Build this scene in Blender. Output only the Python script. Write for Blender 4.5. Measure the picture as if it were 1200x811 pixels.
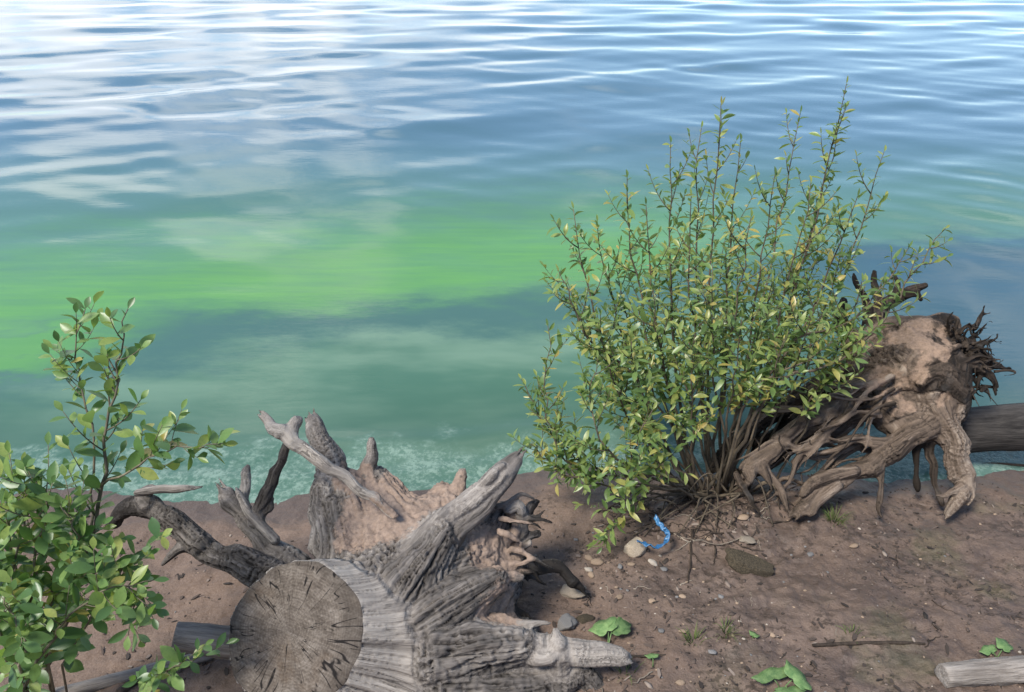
import bpy, bmesh, math, random
import numpy as np
from mathutils import Vector, Matrix, Quaternion
R = math.radians
random.seed(7); rng = np.random.default_rng(7)
scene = bpy.context.scene
col = scene.collection
for o in list(bpy.data.objects): bpy.data.objects.remove(o)

# ------------------------------------------------------------------ camera
CAM = np.array([0.0, 0.0, 2.4]); PITCH = R(31.0); FPX = 867.0
cd = bpy.data.cameras.new('camera'); cam = bpy.data.objects.new('camera', cd); col.objects.link(cam)
cam.location = CAM; cam.rotation_euler = (R(90) - PITCH, 0, 0)
cd.sensor_width = 36; cd.lens = 36 * FPX / 1200; cd.clip_start = 0.05; cd.clip_end = 5000
scene.camera = cam
scene.render.resolution_x = 1024; scene.render.resolution_y = 692

# ------------------------------------------------------------------ sky and sun
SUN_EL, SUN_AZ = R(56), R(232)      # azimuth clockwise from +Y
world = bpy.data.worlds.new('World'); scene.world = world; world.use_nodes = True
def build_world():
    nt = world.node_tree; N = nt.nodes; L = nt.links; N.clear()
    out = N.new('ShaderNodeOutputWorld'); bg = N.new('ShaderNodeBackground')
    sky = N.new('ShaderNodeTexSky'); sky.sky_type = 'NISHITA'; sky.sun_disc = False
    sky.sun_elevation = SUN_EL; sky.sun_rotation = SUN_AZ; sky.air_density = 1.0; sky.dust_density = 0.0; sky.altitude = 1500; sky.ozone_density = 1.0
    tc = N.new('ShaderNodeTexCoord')
    sep = N.new('ShaderNodeSeparateXYZ'); L.new(tc.outputs['Generated'], sep.inputs[0])
    def math_(op, a, b=None, c=None):
        m = N.new('ShaderNodeMath'); m.operation = op
        for i, v in enumerate((a, b, c)):
            if v is None: continue
            if isinstance(v, (int, float)): m.inputs[i].default_value = v
            else: L.new(v, m.inputs[i])
        return m.outputs[0]
    def mr(v, a, b, c=0.0, d=1.0):
        m = N.new('ShaderNodeMapRange'); m.interpolation_type = 'SMOOTHSTEP'
        L.new(v, m.inputs[0]); m.inputs[1].default_value = a; m.inputs[2].default_value = b
        m.inputs[3].default_value = c; m.inputs[4].default_value = d
        return m.outputs[0]
    az = math_('ARCTAN2', sep.outputs[0], sep.outputs[1])      # 0 along +Y, + to the right
    # cumulus: noise on the sky direction, denser towards the horizon, one large bank to the left of the view
    no = N.new('ShaderNodeTexNoise'); no.inputs['Scale'].default_value = 3.4; no.inputs['Detail'].default_value = 7; no.inputs['Roughness'].default_value = .58
    mp = N.new('ShaderNodeMapping'); mp.inputs['Scale'].default_value = (1, 1, 1.9); mp.inputs['Location'].default_value = (3.1, .4, 1.7)
    L.new(tc.outputs['Generated'], mp.inputs[0]); L.new(mp.outputs[0], no.inputs['Vector'])
    n = no.outputs['Fac']
    azn = math_('ADD', az, math_('MULTIPLY', math_('SUBTRACT', n, .5), .55))
    bank = math_('MULTIPLY', mr(azn, -.13, -.18), mr(azn, -1.15, -.95))
    eln = math_('ADD', sep.outputs[2], math_('MULTIPLY', math_('SUBTRACT', n, .5), .30))
    n9 = N.new('ShaderNodeTexNoise'); n9.inputs['Scale'].default_value = 10; n9.inputs['Detail'].default_value = 5; L.new(mp.outputs[0], n9.inputs['Vector'])
    bank = math_('MULTIPLY', bank, mr(n9.outputs['Fac'], .40, .50))
    bank = math_('MULTIPLY', bank, mr(eln, .275, .235))
    scat = mr(math_('ADD', n, mr(sep.outputs[2], .0, .35, .02, .0)), .545, .64)
    cl = math_('MAXIMUM', bank, math_('MULTIPLY', scat, .55))
    mix = N.new('ShaderNodeMix'); mix.data_type = 'RGBA'
    L.new(cl, mix.inputs[0]); L.new(sky.outputs[0], mix.inputs[6])
    cr = N.new('ShaderNodeValToRGB'); cr.color_ramp.elements[0].position = .35; cr.color_ramp.elements[0].color = (.62, .66, .74, 1)
    cr.color_ramp.elements[1].position = .65; cr.color_ramp.elements[1].color = (1, .98, .95, 1); L.new(n, cr.inputs[0])
    sc = N.new('ShaderNodeVectorMath'); sc.operation = 'SCALE'; sc.inputs['Scale'].default_value = 9.6
    L.new(cr.outputs[0], sc.inputs[0]); L.new(sc.outputs[0], mix.inputs[7])
    L.new(mix.outputs[2], bg.inputs[0]); bg.inputs[1].default_value = 0.095
    L.new(bg.outputs[0], out.inputs[0])
build_world()
sd = bpy.data.lights.new('sun', 'SUN'); sd.energy = 2.3; sd.angle = R(16); sd.color = (1, .95, .87)
sun = bpy.data.objects.new('sun', sd); col.objects.link(sun)
sun.location = (0, 0, 8); 
_sdir = Vector((math.sin(SUN_AZ) * math.cos(SUN_EL), math.cos(SUN_AZ) * math.cos(SUN_EL), math.sin(SUN_EL)))
sun.rotation_euler = _sdir.to_track_quat('Z', 'Y').to_euler()
vs = scene.view_settings; vs.view_transform = 'Standard'; vs.look = 'None'; vs.exposure = 1.27; vs.gamma = 1; vs.use_curve_mapping = False

# ------------------------------------------------------------------ numeric helpers
FWD = np.array([0, math.cos(PITCH), -math.sin(PITCH)]); UPV = np.array([0, math.sin(PITCH), math.cos(PITCH)]); RGT = np.array([1.0, 0, 0])
def W(px, py, d):          # a measured image position at a chosen distance -> world point
    return CAM + d * (FWD + (px - 600) / FPX * RGT - (py - 405.5) / FPX * UPV)
_perm = np.random.default_rng(3).permutation(256); _perm = np.concatenate([_perm, _perm, _perm])
_g = np.random.default_rng(4).normal(size=(256, 3)); _g /= np.linalg.norm(_g, axis=1)[:, None]
def pnoise(p):
    p = np.asarray(p, float); i = np.floor(p).astype(int); f = p - i; i &= 255
    u = f * f * f * (f * (f * 6 - 15) + 10); r = 0
    for dx in (0, 1):
        wx = u[:, 0] if dx else 1 - u[:, 0]
        for dy in (0, 1):
            wy = u[:, 1] if dy else 1 - u[:, 1]
            for dz in (0, 1):
                wz = u[:, 2] if dz else 1 - u[:, 2]
                h = _perm[_perm[_perm[(i[:, 0] + dx) & 255] + ((i[:, 1] + dy) & 255)] + ((i[:, 2] + dz) & 255)]
                r = r + wx * wy * wz * ((f - np.array([dx, dy, dz])) * _g[h]).sum(1)
    return r * 1.6
def fbm(p, oct=4, rough=.5):
    a = 1; s = 0; t = 0; p = np.asarray(p, float)
    for k in range(oct):
        s = s + a * pnoise(p + 17.3 * k); t += a; a *= rough; p = p * 2.03
    return s / t
def sstep(a, b, x):
    t = np.clip((x - a) / (b - a), 0, 1); return t * t * (3 - 2 * t)
def shore(x): return 2.71 + .05 * x + .05 * np.sin(x * 2.3 + .6) + .03 * np.sin(x * 5.1)
def ground_h(x, y):
    x = np.atleast_1d(np.asarray(x, float)); y = np.atleast_1d(np.asarray(y, float)); z0 = np.zeros_like(x)
    s = shore(x) - y
    z = np.where(s > 0, .16 * s, .22 * s)
    z = np.where(s > 0, z - .0 , np.maximum(z, -3 + .001 * z))
    z = z + np.where(s > 3.5, .25 * (s - 3.5), 0)
    z = np.where(z > 6, 6 + (z - 6) * .1, z)
    m = lambda cx, cy, rx, ry, a: a * np.exp(-((x - cx) / rx) ** 2 - ((y - cy) / ry) ** 2)
    z = z + m(.95, 2.52, .5, .2, .07) + m(.45, 2.42, .35, .16, .05) + m(-.9, 2.0, .4, .3, .03) + m(.3, 2.0, .25, .2, -.03) + m(1.9, 1.6, .6, .3, .03)
    q = np.stack([x, y, z0], 1)
    near = np.exp(-((x / 8) ** 2 + ((y - 2) / 5) ** 2))
    amp = near * sstep(-.15, .25, s) + .15
    z = z + amp * (.030 * fbm(q * 2.6, 3) + .016 * fbm(q * 9 + 5, 3))
    rough = sstep(-.6, .6, x - .35 + .5 * pnoise(q * 1.3 + 9)) * sstep(.1, .5, s)
    z = z + near * rough * (.020 * fbm(q * 17 + 2, 4, .6)) + near * .004 * fbm(q * 46, 2) * sstep(0, .2, s)
    return z
_gx, _gy = np.meshgrid(np.arange(-4, 5, .012), np.arange(.4, 3.6, .012), indexing='ij')
_GH = ground_h(_gx.ravel(), _gy.ravel()).reshape(_gx.shape)
def gz(x, y):
    u = min(max((x + 4) / .012, 0), _GH.shape[0] - 2.001); v = min(max((y - .4) / .012, 0), _GH.shape[1] - 2.001); i, j = int(u), int(v); u -= i; v -= j
    return float((_GH[i, j] * (1 - u) + _GH[i + 1, j] * u) * (1 - v) + (_GH[i, j + 1] * (1 - u) + _GH[i + 1, j + 1] * u) * v)
def G(px, py):             # image position -> point on the sand
    d0, d1 = 1.0, 6.0
    for _ in range(40):
        d = (d0 + d1) / 2; p = W(px, py, d)
        if p[2] > gz(p[0], p[1]): d0 = d
        else: d1 = d
    p = W(px, py, d0); p[2] = gz(p[0], p[1]); return p

# ------------------------------------------------------------------ object helpers
def tag(o, label=None, cat=None, group=None, kind=None):
    if label: o['label'] = label
    if cat: o['category'] = cat
    if group: o['group'] = group
    if kind: o['kind'] = kind
    return o
def mesh(name, v, f, smooth=True):
    me = bpy.data.meshes.new(name)
    v = np.asarray(v, np.float32)
    if isinstance(f, np.ndarray) and f.ndim == 2:
        k = f.shape[1]; n = len(f)
        me.vertices.add(len(v)); me.vertices.foreach_set('co', v.ravel())
        me.loops.add(n * k); me.loops.foreach_set('vertex_index', f.astype(np.int32).ravel())
        me.polygons.add(n); me.polygons.foreach_set('loop_start', np.arange(0, n * k, k, dtype=np.int32))
        me.update(calc_edges=True); me.validate()
    else:
        me.from_pydata([tuple(map(float, a)) for a in v], [], f); me.update()
    if smooth: me.polygons.foreach_set('use_smooth', np.ones(len(me.polygons), bool))
    return me
def link(name, me, m, parent=None, loc=None):
    o = bpy.data.objects.new(name, me)
    if m is not None and len(me.materials) == 0: me.materials.append(m)
    col.objects.link(o); o.parent = parent
    if loc is not None: o.location = loc
    return o
def empty(name, loc):
    o = bpy.data.objects.new(name, None); o.empty_display_size = .05; o.location = loc; col.objects.link(o); return o
def fattr(me, name, a):
    at = me.attributes.new(name, 'FLOAT', 'POINT'); at.data.foreach_set('value', np.asarray(a, np.float32))
def vattr(me, name, a):
    at = me.attributes.new(name, 'FLOAT_VECTOR', 'POINT'); at.data.foreach_set('vector', np.asarray(a, np.float32).ravel())
def catmull(P, n):
    P = np.asarray(P, float); Q = np.vstack([2 * P[0] - P[1], P, 2 * P[-1] - P[-2]]); out = []
    for i in range(len(P) - 1):
        a, b, c, d = Q[i:i + 4]
        for t in np.linspace(0, 1, n, endpoint=False):
            out.append(.5 * (2 * b + (c - a) * t + (2 * a - 5 * b + 4 * c - d) * t * t + (3 * b - a - 3 * c + d) * t ** 3))
    out.append(P[-1]); return np.array(out)
def tube(P, rad, ns=6, flat=1.0):
    P = np.asarray(P, float); n = len(P); rad = np.broadcast_to(np.asarray(rad, float), (n,))
    T = np.gradient(P, axis=0); T /= np.linalg.norm(T, axis=1)[:, None] + 1e-9
    a = np.array([0, 0, 1.0]) if abs(T[0][2]) < .8 else np.array([1.0, 0, 0])
    V = []; F = []
    for i in range(n):
        a = a - T[i] * a.dot(T[i]); a /= np.linalg.norm(a) + 1e-9; b = np.cross(T[i], a)
        for k in range(ns):
            an = 2 * math.pi * k / ns
            V.append(P[i] + rad[i] * (math.cos(an) * a + flat * math.sin(an) * b))
    for i in range(n - 1):
        for k in range(ns):
            k2 = (k + 1) % ns; F.append((i * ns + k, i * ns + k2, (i + 1) * ns + k2, (i + 1) * ns + k))
    F.append(tuple(range(ns - 1, -1, -1))); F.append(tuple((n - 1) * ns + k for k in range(ns)))
    return V, F
class MB:
    def __init__(s): s.v = []; s.f = []
    def add(s, V, F):
        o = len(s.v); s.v.extend(V); s.f.extend(tuple(i + o for i in q) for q in F); return s
    def build(s, name, m, parent=None, smooth=True): return link(name, mesh(name, np.array(s.v), s.f, smooth), m, parent)

# ------------------------------------------------------------------ materials
class NT:
    def __init__(s, name):
        s.m = bpy.data.materials.new(name); s.m.use_nodes = True; s.t = s.m.node_tree; s.N = s.t.nodes; s.L = s.t.links; s.N.clear()
        s.out = s.N.new('ShaderNodeOutputMaterial')
    def put(s, sock, v):
        if v is None: return
        if hasattr(v, 'is_linked'): s.L.new(v, sock)
        else:
            if isinstance(v, tuple) and len(v) == 3 and sock.type == 'RGBA': v = v + (1,)
            sock.default_value = v
    def bsdf(s, **k):
        b = s.N.new('ShaderNodeBsdfPrincipled')
        for a, v in k.items(): s.put(b.inputs[a.replace('_', ' ')], v)
        s.b = b; s.L.new(b.outputs[0], s.out.inputs[0]); return b
    def ma(s, op, a, b=None, c=None):
        m = s.N.new('ShaderNodeMath'); m.operation = op
        for i, v in enumerate((a, b, c)): s.put(m.inputs[i], v)
        return m.outputs[0]
    def mr(s, v, a, b, c=0.0, d=1.0, smooth=True):
        m = s.N.new('ShaderNodeMapRange'); m.interpolation_type = 'SMOOTHSTEP' if smooth else 'LINEAR'
        for i, q in enumerate((v, a, b, c, d)): s.put(m.inputs[i], q)
        return m.outputs[0]
    def noise(s, vec, scale, detail=4, rough=.55, dist=0.0, out='Fac'):
        n = s.N.new('ShaderNodeTexNoise'); s.put(n.inputs['Vector'], vec); n.inputs['Scale'].default_value = scale
        n.inputs['Detail'].default_value = detail; n.inputs['Roughness'].default_value = rough; n.inputs['Distortion'].default_value = dist
        return n.outputs[out]
    def vor(s, vec, scale, feature='F1', out='Distance', rand=1.0):
        n = s.N.new('ShaderNodeTexVoronoi'); n.feature = feature; s.put(n.inputs['Vector'], vec); n.inputs['Scale'].default_value = scale
        n.inputs['Randomness'].default_value = rand; return n.outputs[out]
    def mapping(s, vec, sc=(1, 1, 1), loc=(0, 0, 0), rot=(0, 0, 0)):
        n = s.N.new('ShaderNodeMapping'); s.put(n.inputs[0], vec); n.inputs['Scale'].default_value = sc; n.inputs['Location'].default_value = loc; n.inputs['Rotation'].default_value = rot
        return n.outputs[0]
    def ramp(s, f, stops):
        n = s.N.new('ShaderNodeValToRGB'); e = n.color_ramp.elements
        while len(e) < len(stops): e.new(.5)
        for q, (p, c) in zip(e, stops): q.position = p; q.color = tuple(c) + (1,)
        s.put(n.inputs[0], f); return n.outputs[0]
    def mix(s, f, a, b, mode='MIX'):
        n = s.N.new('ShaderNodeMix'); n.data_type = 'RGBA'; n.blend_type = mode
        s.put(n.inputs[0], f); s.put(n.inputs[6], a); s.put(n.inputs[7], b); return n.outputs[2]
    def bump(s, h, strength, dist, nrm=None):
        n = s.N.new('ShaderNodeBump'); n.inputs['Strength'].default_value = strength; n.inputs['Distance'].default_value = dist
        s.put(n.inputs['Height'], h); s.put(n.inputs['Normal'], nrm); return n.outputs[0]
    def attr(s, name, out='Fac'):
        n = s.N.new('ShaderNodeAttribute'); n.attribute_name = name; return n.outputs[out]
    def pos(s): return s.N.new('ShaderNodeNewGeometry').outputs['Position']
    def obj(s): return s.N.new('ShaderNodeTexCoord').outputs['Object']
    def sep(s, v):
        n = s.N.new('ShaderNodeSeparateXYZ'); s.put(n.inputs[0], v); return n.outputs

def mat_water():
    t = NT('water'); p = t.pos(); X, Y, Z = t.sep(p)[:3]
    pf = t.mapping(p, (.35, 1, 0))
    w1 = t.noise(pf, .75, 4, .55); w2 = t.noise(t.mapping(p, (.45, 1, 0), (4, 2, 0)), 2.4, 7, .68)
    warp = t.ma('ADD', t.ma('MULTIPLY', t.ma('SUBTRACT', w1, .5), 1.5), t.ma('MULTIPLY', t.ma('SUBTRACT', w2, .5), 1.3))
    s = t.ma('ADD', t.ma('SUBTRACT', Y, t.ma('MULTIPLY', X, .22)), warp)
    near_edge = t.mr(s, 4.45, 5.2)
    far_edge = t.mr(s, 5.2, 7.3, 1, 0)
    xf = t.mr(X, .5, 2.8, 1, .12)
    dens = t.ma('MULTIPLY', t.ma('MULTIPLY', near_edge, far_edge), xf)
    streak = t.noise(t.mapping(p, (.25, 2.2, 0)), 5, 5, .65)
    dens = t.ma('MULTIPLY', dens, t.mr(streak, .25, .7, .72, 1.0))
    # small patch drifting at the left by the shore
    lx = t.mr(t.ma('ADD', X, t.ma('MULTIPLY', warp, .8)), -2.2, -3.0)
    ly = t.ma('MULTIPLY', t.mr(s, 4.25, 4.5), t.mr(s, 4.75, 5.0, 1, 0))
    dens = t.ma('MAXIMUM', dens, t.ma('MULTIPLY', t.ma('MULTIPLY', lx, ly), .9))
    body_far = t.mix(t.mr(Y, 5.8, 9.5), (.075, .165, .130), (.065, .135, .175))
    body_near = t.mix(t.mr(t.noise(pf, 1.6, 4, .6), .35, .65), (.062, .142, .095), (.135, .225, .155))  # paler swirls: soft cloud reflections painted into the body colour
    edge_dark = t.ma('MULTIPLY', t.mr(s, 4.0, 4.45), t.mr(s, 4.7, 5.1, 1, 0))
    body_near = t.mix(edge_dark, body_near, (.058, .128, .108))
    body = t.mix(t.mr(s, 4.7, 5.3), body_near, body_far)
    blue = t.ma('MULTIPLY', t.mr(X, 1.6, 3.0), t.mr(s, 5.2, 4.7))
    body = t.mix(blue, body, (.042, .095, .120))  # blue of the reflected sky put into the water colour on the right
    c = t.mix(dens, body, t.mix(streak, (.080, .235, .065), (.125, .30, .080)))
    # scum and foam by the sand
    sh = t.ma('SUBTRACT', Y, t.ma('ADD', 2.71, t.ma('MULTIPLY', X, .05)))
    fw = t.noise(t.mapping(p, (.8, 1.3, 0)), 4.5, 3, .6)
    fmask = t.mr(t.ma('ADD', sh, t.ma('MULTIPLY', t.ma('SUBTRACT', fw, .5), -.75)), .42, .18)
    spk = t.noise(p, 42, 4, .7); spk2 = t.noise(t.mapping(p, (1, 1, 0), (3, 3, 3)), 11, 4, .65)
    foam = t.ma('MULTIPLY', fmask, t.mr(t.ma('ADD', t.ma('MULTIPLY', spk, .6), t.ma('MULTIPLY', spk2, .7)), .56, .80))
    far_spk = t.ma('MULTIPLY', t.mr(spk, .74, .80), t.mr(sh, 1.3, .5, 0, .55))
    foam = t.ma('MAXIMUM', foam, far_spk)
    c = t.mix(t.mr(sh, 1.1, .35, 0, .55), c, (.045, .095, .070))
    c = t.mix(t.ma('MULTIPLY', fmask, .45), c, (.095, .175, .135))
    c = t.mix(t.ma('MULTIPLY', foam, .55), c, (.28, .38, .31))
    fine = t.noise(t.mapping(p, (.35, 1, 0)), 9, 5, .6); fine2 = t.noise(t.mapping(p, (.18, 1, 0), (0, 0, 7)), 42, 3, .6)
    nb = t.bump(fine, .07, .02)
    nb = t.bump(fine2, .09, .006, nb)
    nb = t.bump(foam, .5, .004, nb)
    rough = t.ma('ADD', t.ma('MULTIPLY', foam, .5), t.ma('ADD', .008, t.ma('MULTIPLY', dens, .16)))
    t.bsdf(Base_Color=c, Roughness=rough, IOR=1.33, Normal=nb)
    return t.m
def mat_sand():
    t = NT('sand'); p = t.pos(); X, Y, Z = t.sep(p)[:3]
    n1 = t.noise(p, 1.7, 5, .6); n2 = t.noise(p, 14, 5, .65); n3 = t.noise(p, 160, 2, .6)
    c = t.ramp(n1, [(.30, (.115, .078, .057)), (.5, (.160, .112, .084)), (.72, (.215, .155, .119))])
    c = t.mix(t.mr(n2, .35, .75, 0, .5), c, (.13, .088, .066))
    c = t.mix(t.mr(n3, .35, .7, .0, .35), c, (.27, .205, .165))
    wet = t.mr(t.ma('ADD', Z, t.ma('MULTIPLY', t.ma('SUBTRACT', n2, .5), .03)), .060, .015)
    pat = t.mr(t.noise(t.mapping(p, (1, 1.5, 1), (2, 7, 0)), 3.6, 6, .68), .44, .60)
    damp = t.ma('MULTIPLY', t.mr(t.ma('ADD', X, t.ma('MULTIPLY', t.ma('SUBTRACT', n1, .5), 2.0)), .0, .8), t.ma('ADD', .40, t.ma('MULTIPLY', pat, .6)))
    w = t.ma('MAXIMUM', wet, damp)
    c = t.mix(t.ma('MULTIPLY', w, .70), c, (.062, .043, .034))
    # soil crumbs and rotten litter
    lit = t.noise(t.mapping(p, (1, 1.3, 1), (5, 1, 0)), 26, 5, .72)
    litm = t.ma('MULTIPLY', t.mr(lit, .50, .58), t.ma('MULTIPLY', t.mr(X, -.3, .5, .15, 1), t.mr(t.noise(p, 3.3, 4, .65), .44, .58)))
    c = t.mix(t.ma('MULTIPLY', litm, .75), c, (.040, .028, .020))
    pale = t.ma('MULTIPLY', t.mr(t.noise(t.mapping(p, (1, 1, 1), (9, 9, 0)), 75, 3, .6), .70, .76), .6)
    c = t.mix(pale, c, (.42, .35, .28))
    moss = t.ma('MULTIPLY', t.mr(t.noise(p, 3.1, 4, .6), .52, .68), t.mr(t.ma('SUBTRACT', X, Y), -1.2, -.4, 0, .35))
    c = t.mix(moss, c, (.075, .080, .035))
    nb = t.bump(n2, .7, .018); nb = t.bump(lit, .7, .010, nb); nb = t.bump(n3, .5, .0025, nb)
    t.bsdf(Base_Color=c, Roughness=t.mr(w, 0, 1, .92, .55), Normal=nb, Specular_IOR_Level=t.mr(w, 0, 1, .2, .45))
    return t.m
def mat_wood(name, pale, mid, dark, sandc=(.36, .255, .20), off=0.0):
    t = NT(name); g = t.attr('grain', 'Vector'); sm = t.attr('sand'); dk = t.attr('dark'); cav = t.attr('cav'); pl = t.attr('pale'); seam = t.attr('seam'); p = t.obj()
    gs = t.mapping(g, (1, 1, 1), (2, 5, 1))
    a = t.noise(g, 30, 5, .62); b = t.noise(g, 150, 3, .6); l = t.noise(p, 6, 5, .6); m_ = t.noise(p, 26, 6, .72)
    v = t.ma('ADD', t.ma('MULTIPLY', a, .68), t.ma('ADD', t.ma('MULTIPLY', b, .30), t.ma('MULTIPLY', l, .30)))
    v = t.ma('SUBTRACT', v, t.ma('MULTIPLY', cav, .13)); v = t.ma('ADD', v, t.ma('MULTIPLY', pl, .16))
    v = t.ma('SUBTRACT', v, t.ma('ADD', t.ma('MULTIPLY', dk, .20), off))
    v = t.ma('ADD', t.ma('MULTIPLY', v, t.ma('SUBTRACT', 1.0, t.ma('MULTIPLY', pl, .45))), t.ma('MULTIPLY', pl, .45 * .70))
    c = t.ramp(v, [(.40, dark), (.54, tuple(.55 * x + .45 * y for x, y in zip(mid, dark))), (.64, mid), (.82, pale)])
    def line(sc, w):
        n = t.ma('ABSOLUTE', t.ma('SUBTRACT', t.noise(gs, sc, 3, .6, .2), .5)); return t.mr(n, w * .3, w, 1, 0)
    gate = t.mr(t.noise(p, 12, 3, .6), .44, .58)
    crack = t.ma('MAXIMUM', t.ma('MULTIPLY', line(22, .014), gate), t.ma('MULTIPLY', line(70, .03), t.ma('MULTIPLY', gate, .5)))
    crack = t.ma('MULTIPLY', crack, seam)
    c = t.mix(t.ma('MULTIPLY', crack, .65), c, tuple(x * .6 for x in dark))
    c = t.mix(t.mr(t.noise(p, 9, 4, .6), .55, .75, 0, .25), c, (.16, .155, .15))
    sn = t.noise(p, 60, 5, .7)
    sf = t.mr(t.ma('ADD', sm, t.ma('MULTIPLY', t.ma('SUBTRACT', m_, .5), 1.1)), .34, .62)
    sc = t.mix(t.mr(sn, .3, .7), tuple(x * .62 for x in sandc), sandc)
    sc = t.mix(t.mr(l, .45, .7, 0, .5), sc, tuple(x * 1.12 for x in sandc))
    sc = t.mix(t.mr(m_, .60, .72, 0, .6), sc, tuple(x * .40 for x in sandc))
    c = t.mix(sf, c, sc)
    grain_b = t.ma('MULTIPLY', t.ma('MULTIPLY', seam, t.ma('SUBTRACT', 1.0, t.ma('MULTIPLY', sf, .8))), t.ma('ADD', t.ma('MULTIPLY', a, .7), t.ma('MULTIPLY', b, .45)))
    nb = t.bump(grain_b, .9, .014); nb = t.bump(crack, -.9, .008, nb); nb = t.bump(t.ma('MULTIPLY', m_, t.ma('ADD', .15, sf)), .6, .012, nb); nb = t.bump(sn, .3, .003, nb)
    t.bsdf(Base_Color=c, Roughness=.86, Specular_IOR_Level=.25, Normal=nb)
    return t.m
def mat_cutface():
    t = NT('weathered_end_grain'); q = t.attr('face', 'Vector')   # x, y in metres about the pith
    X, Y, Z = t.sep(q)[:3]
    wob = t.noise(q, 7, 4, .6)
    r = t.ma('SQRT', t.ma('ADD', t.ma('POWER', X, 2), t.ma('POWER', Y, 2)))
    ir = t.ma('DIVIDE', 1.0, t.ma('MAXIMUM', r, .004))
    cmb = t.N.new('ShaderNodeCombineXYZ'); t.put(cmb.inputs[0], t.ma('MULTIPLY', X, ir)); t.put(cmb.inputs[1], t.ma('MULTIPLY', Y, ir)); t.put(cmb.inputs[2], t.ma('MULTIPLY', r, 1.1))
    dirv = cmb.outputs[0]
    def radial(sc, w, gate, off):
        d = t.mapping(dirv, (1, 1, 1), (off, off * 2, off))
        n = t.ma('ABSOLUTE', t.ma('SUBTRACT', t.noise(d, sc, 2, .5, .0), .5))
        wid = t.ma('MULTIPLY', w, t.mr(r, .02, .2, .35, 1.1))
        line = t.mr(n, t.ma('MULTIPLY', wid, .3), wid, 1, 0)
        g = t.mr(t.noise(t.mapping(q, (1, 1, 1), (off, 0, off)), 11, 3, .6), gate, gate + .06)
        return t.ma('MULTIPLY', line, g)
    ck = t.ma('MAXIMUM', radial(2.4, .012, .44, 1.3), radial(5.0, .016, .50, 4.1))
    rw = t.ma('ADD', r, t.ma('MULTIPLY', t.ma('SUBTRACT', wob, .5), .03))
    ring = t.ma('SINE', t.ma('MULTIPLY', rw, 700))
    saw = t.noise(t.mapping(q, (4, 70, 1), (0, 0, 0), (0, 0, R(-8))), 1.6, 4, .65)
    rad = t.noise(dirv, 14, 5, .7); blot = t.noise(q, 16, 6, .7)
    fin = t.noise(q, 130, 4, .7)
    v = t.ma('ADD', t.ma('MULTIPLY', blot, .5), t.ma('ADD', t.ma('MULTIPLY', saw, .30), t.ma('ADD', t.ma('MULTIPLY', fin, .22), t.ma('MULTIPLY', rad, .20))))
    v = t.ma('ADD', v, t.ma('MULTIPLY', ring, .016))
    c = t.ramp(v, [(.45, (.040, .031, .024)), (.58, (.100, .081, .065)), (.70, (.180, .152, .126)), (.82, (.30, .26, .22))])
    c = t.mix(t.mr(t.noise(q, 5, 4, .6), .50, .72, 0, .5), c, (.13, .088, .055))
    c = t.mix(t.mr(r, .17, .215, 0, .45), c, (.045, .037, .03))
    c = t.mix(t.mr(fin, .66, .72, 0, .5), c, (.33, .30, .27))
    c = t.mix(ck, c, (.010, .008, .007))
    nb = t.bump(saw, .4, .006); nb = t.bump(t.ma('ADD', blot, t.ma('MULTIPLY', ring, .06)), .6, .008, nb); nb = t.bump(fin, .4, .003, nb); nb = t.bump(ck, -1.0, .006, nb)
    t.bsdf(Base_Color=c, Roughness=.85, Specular_IOR_Level=.25, Normal=nb)
    return t.m
def mat_leaf(name, stops, back):
    t = NT(name); g = t.N.new('ShaderNodeNewGeometry'); oi = t.N.new('ShaderNodeObjectInfo')
    rnd = t.ma('FRACT', t.ma('ADD', g.outputs['Random Per Island'], oi.outputs['Random']))
    c = t.ramp(rnd, stops)
    n = t.noise(t.pos(), 90, 3, .6)
    c = t.mix(t.mr(n, .4, .75, 0, .30), c, tuple(x * .6 for x in stops[1][1]))
    c = t.mix(t.mr(t.noise(t.pos(), 260, 2, .5), .68, .74, 0, .6), c, (.10, .06, .02))
    c = t.mix(t.ma('MULTIPLY', g.outputs['Backfacing'], .55), c, back)
    b = t.bsdf(Base_Color=c, Roughness=.36, Specular_IOR_Level=.5)
    tr = t.N.new('ShaderNodeBsdfTranslucent'); t.put(tr.inputs[0], t.mix(1.0, c, (1.5, 1.6, .7), 'MULTIPLY'))
    ms = t.N.new('ShaderNodeMixShader'); ms.inputs[0].default_value = .34
    t.L.new(b.outputs[0], ms.inputs[1]); t.L.new(tr.outputs[0], ms.inputs[2]); t.L.new(ms.outputs[0], t.out.inputs[0])
    return t.m
def mat_simple(name, a, b, scale=30, rough=.8, stretch=(1, 1, 1), bump=.4, bd=.004, spec=.3):
    t = NT(name); oi = t.N.new('ShaderNodeObjectInfo'); p = t.mapping(t.obj(), stretch)
    n = t.noise(p, scale, 5, .65); n2 = t.noise(p, scale * 5, 3, .6)
    f = t.mr(t.ma('ADD', t.ma('MULTIPLY', n, .75), t.ma('MULTIPLY', n2, .25)), .32, .68)
    c = t.mix(f, a, b)
    k = t.mr(oi.outputs['Random'], 0, 1, .75, 1.2, False)
    vm = t.N.new('ShaderNodeVectorMath'); vm.operation = 'SCALE'; t.L.new(c, vm.inputs[0]); t.L.new(k, vm.inputs['Scale'])
    nb = t.bump(n, bump, bd); nb = t.bump(n2, bump, bd * .4, nb)
    t.bsdf(Base_Color=vm.outputs[0], Roughness=rough, Specular_IOR_Level=spec, Normal=nb)
    return t.m
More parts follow.
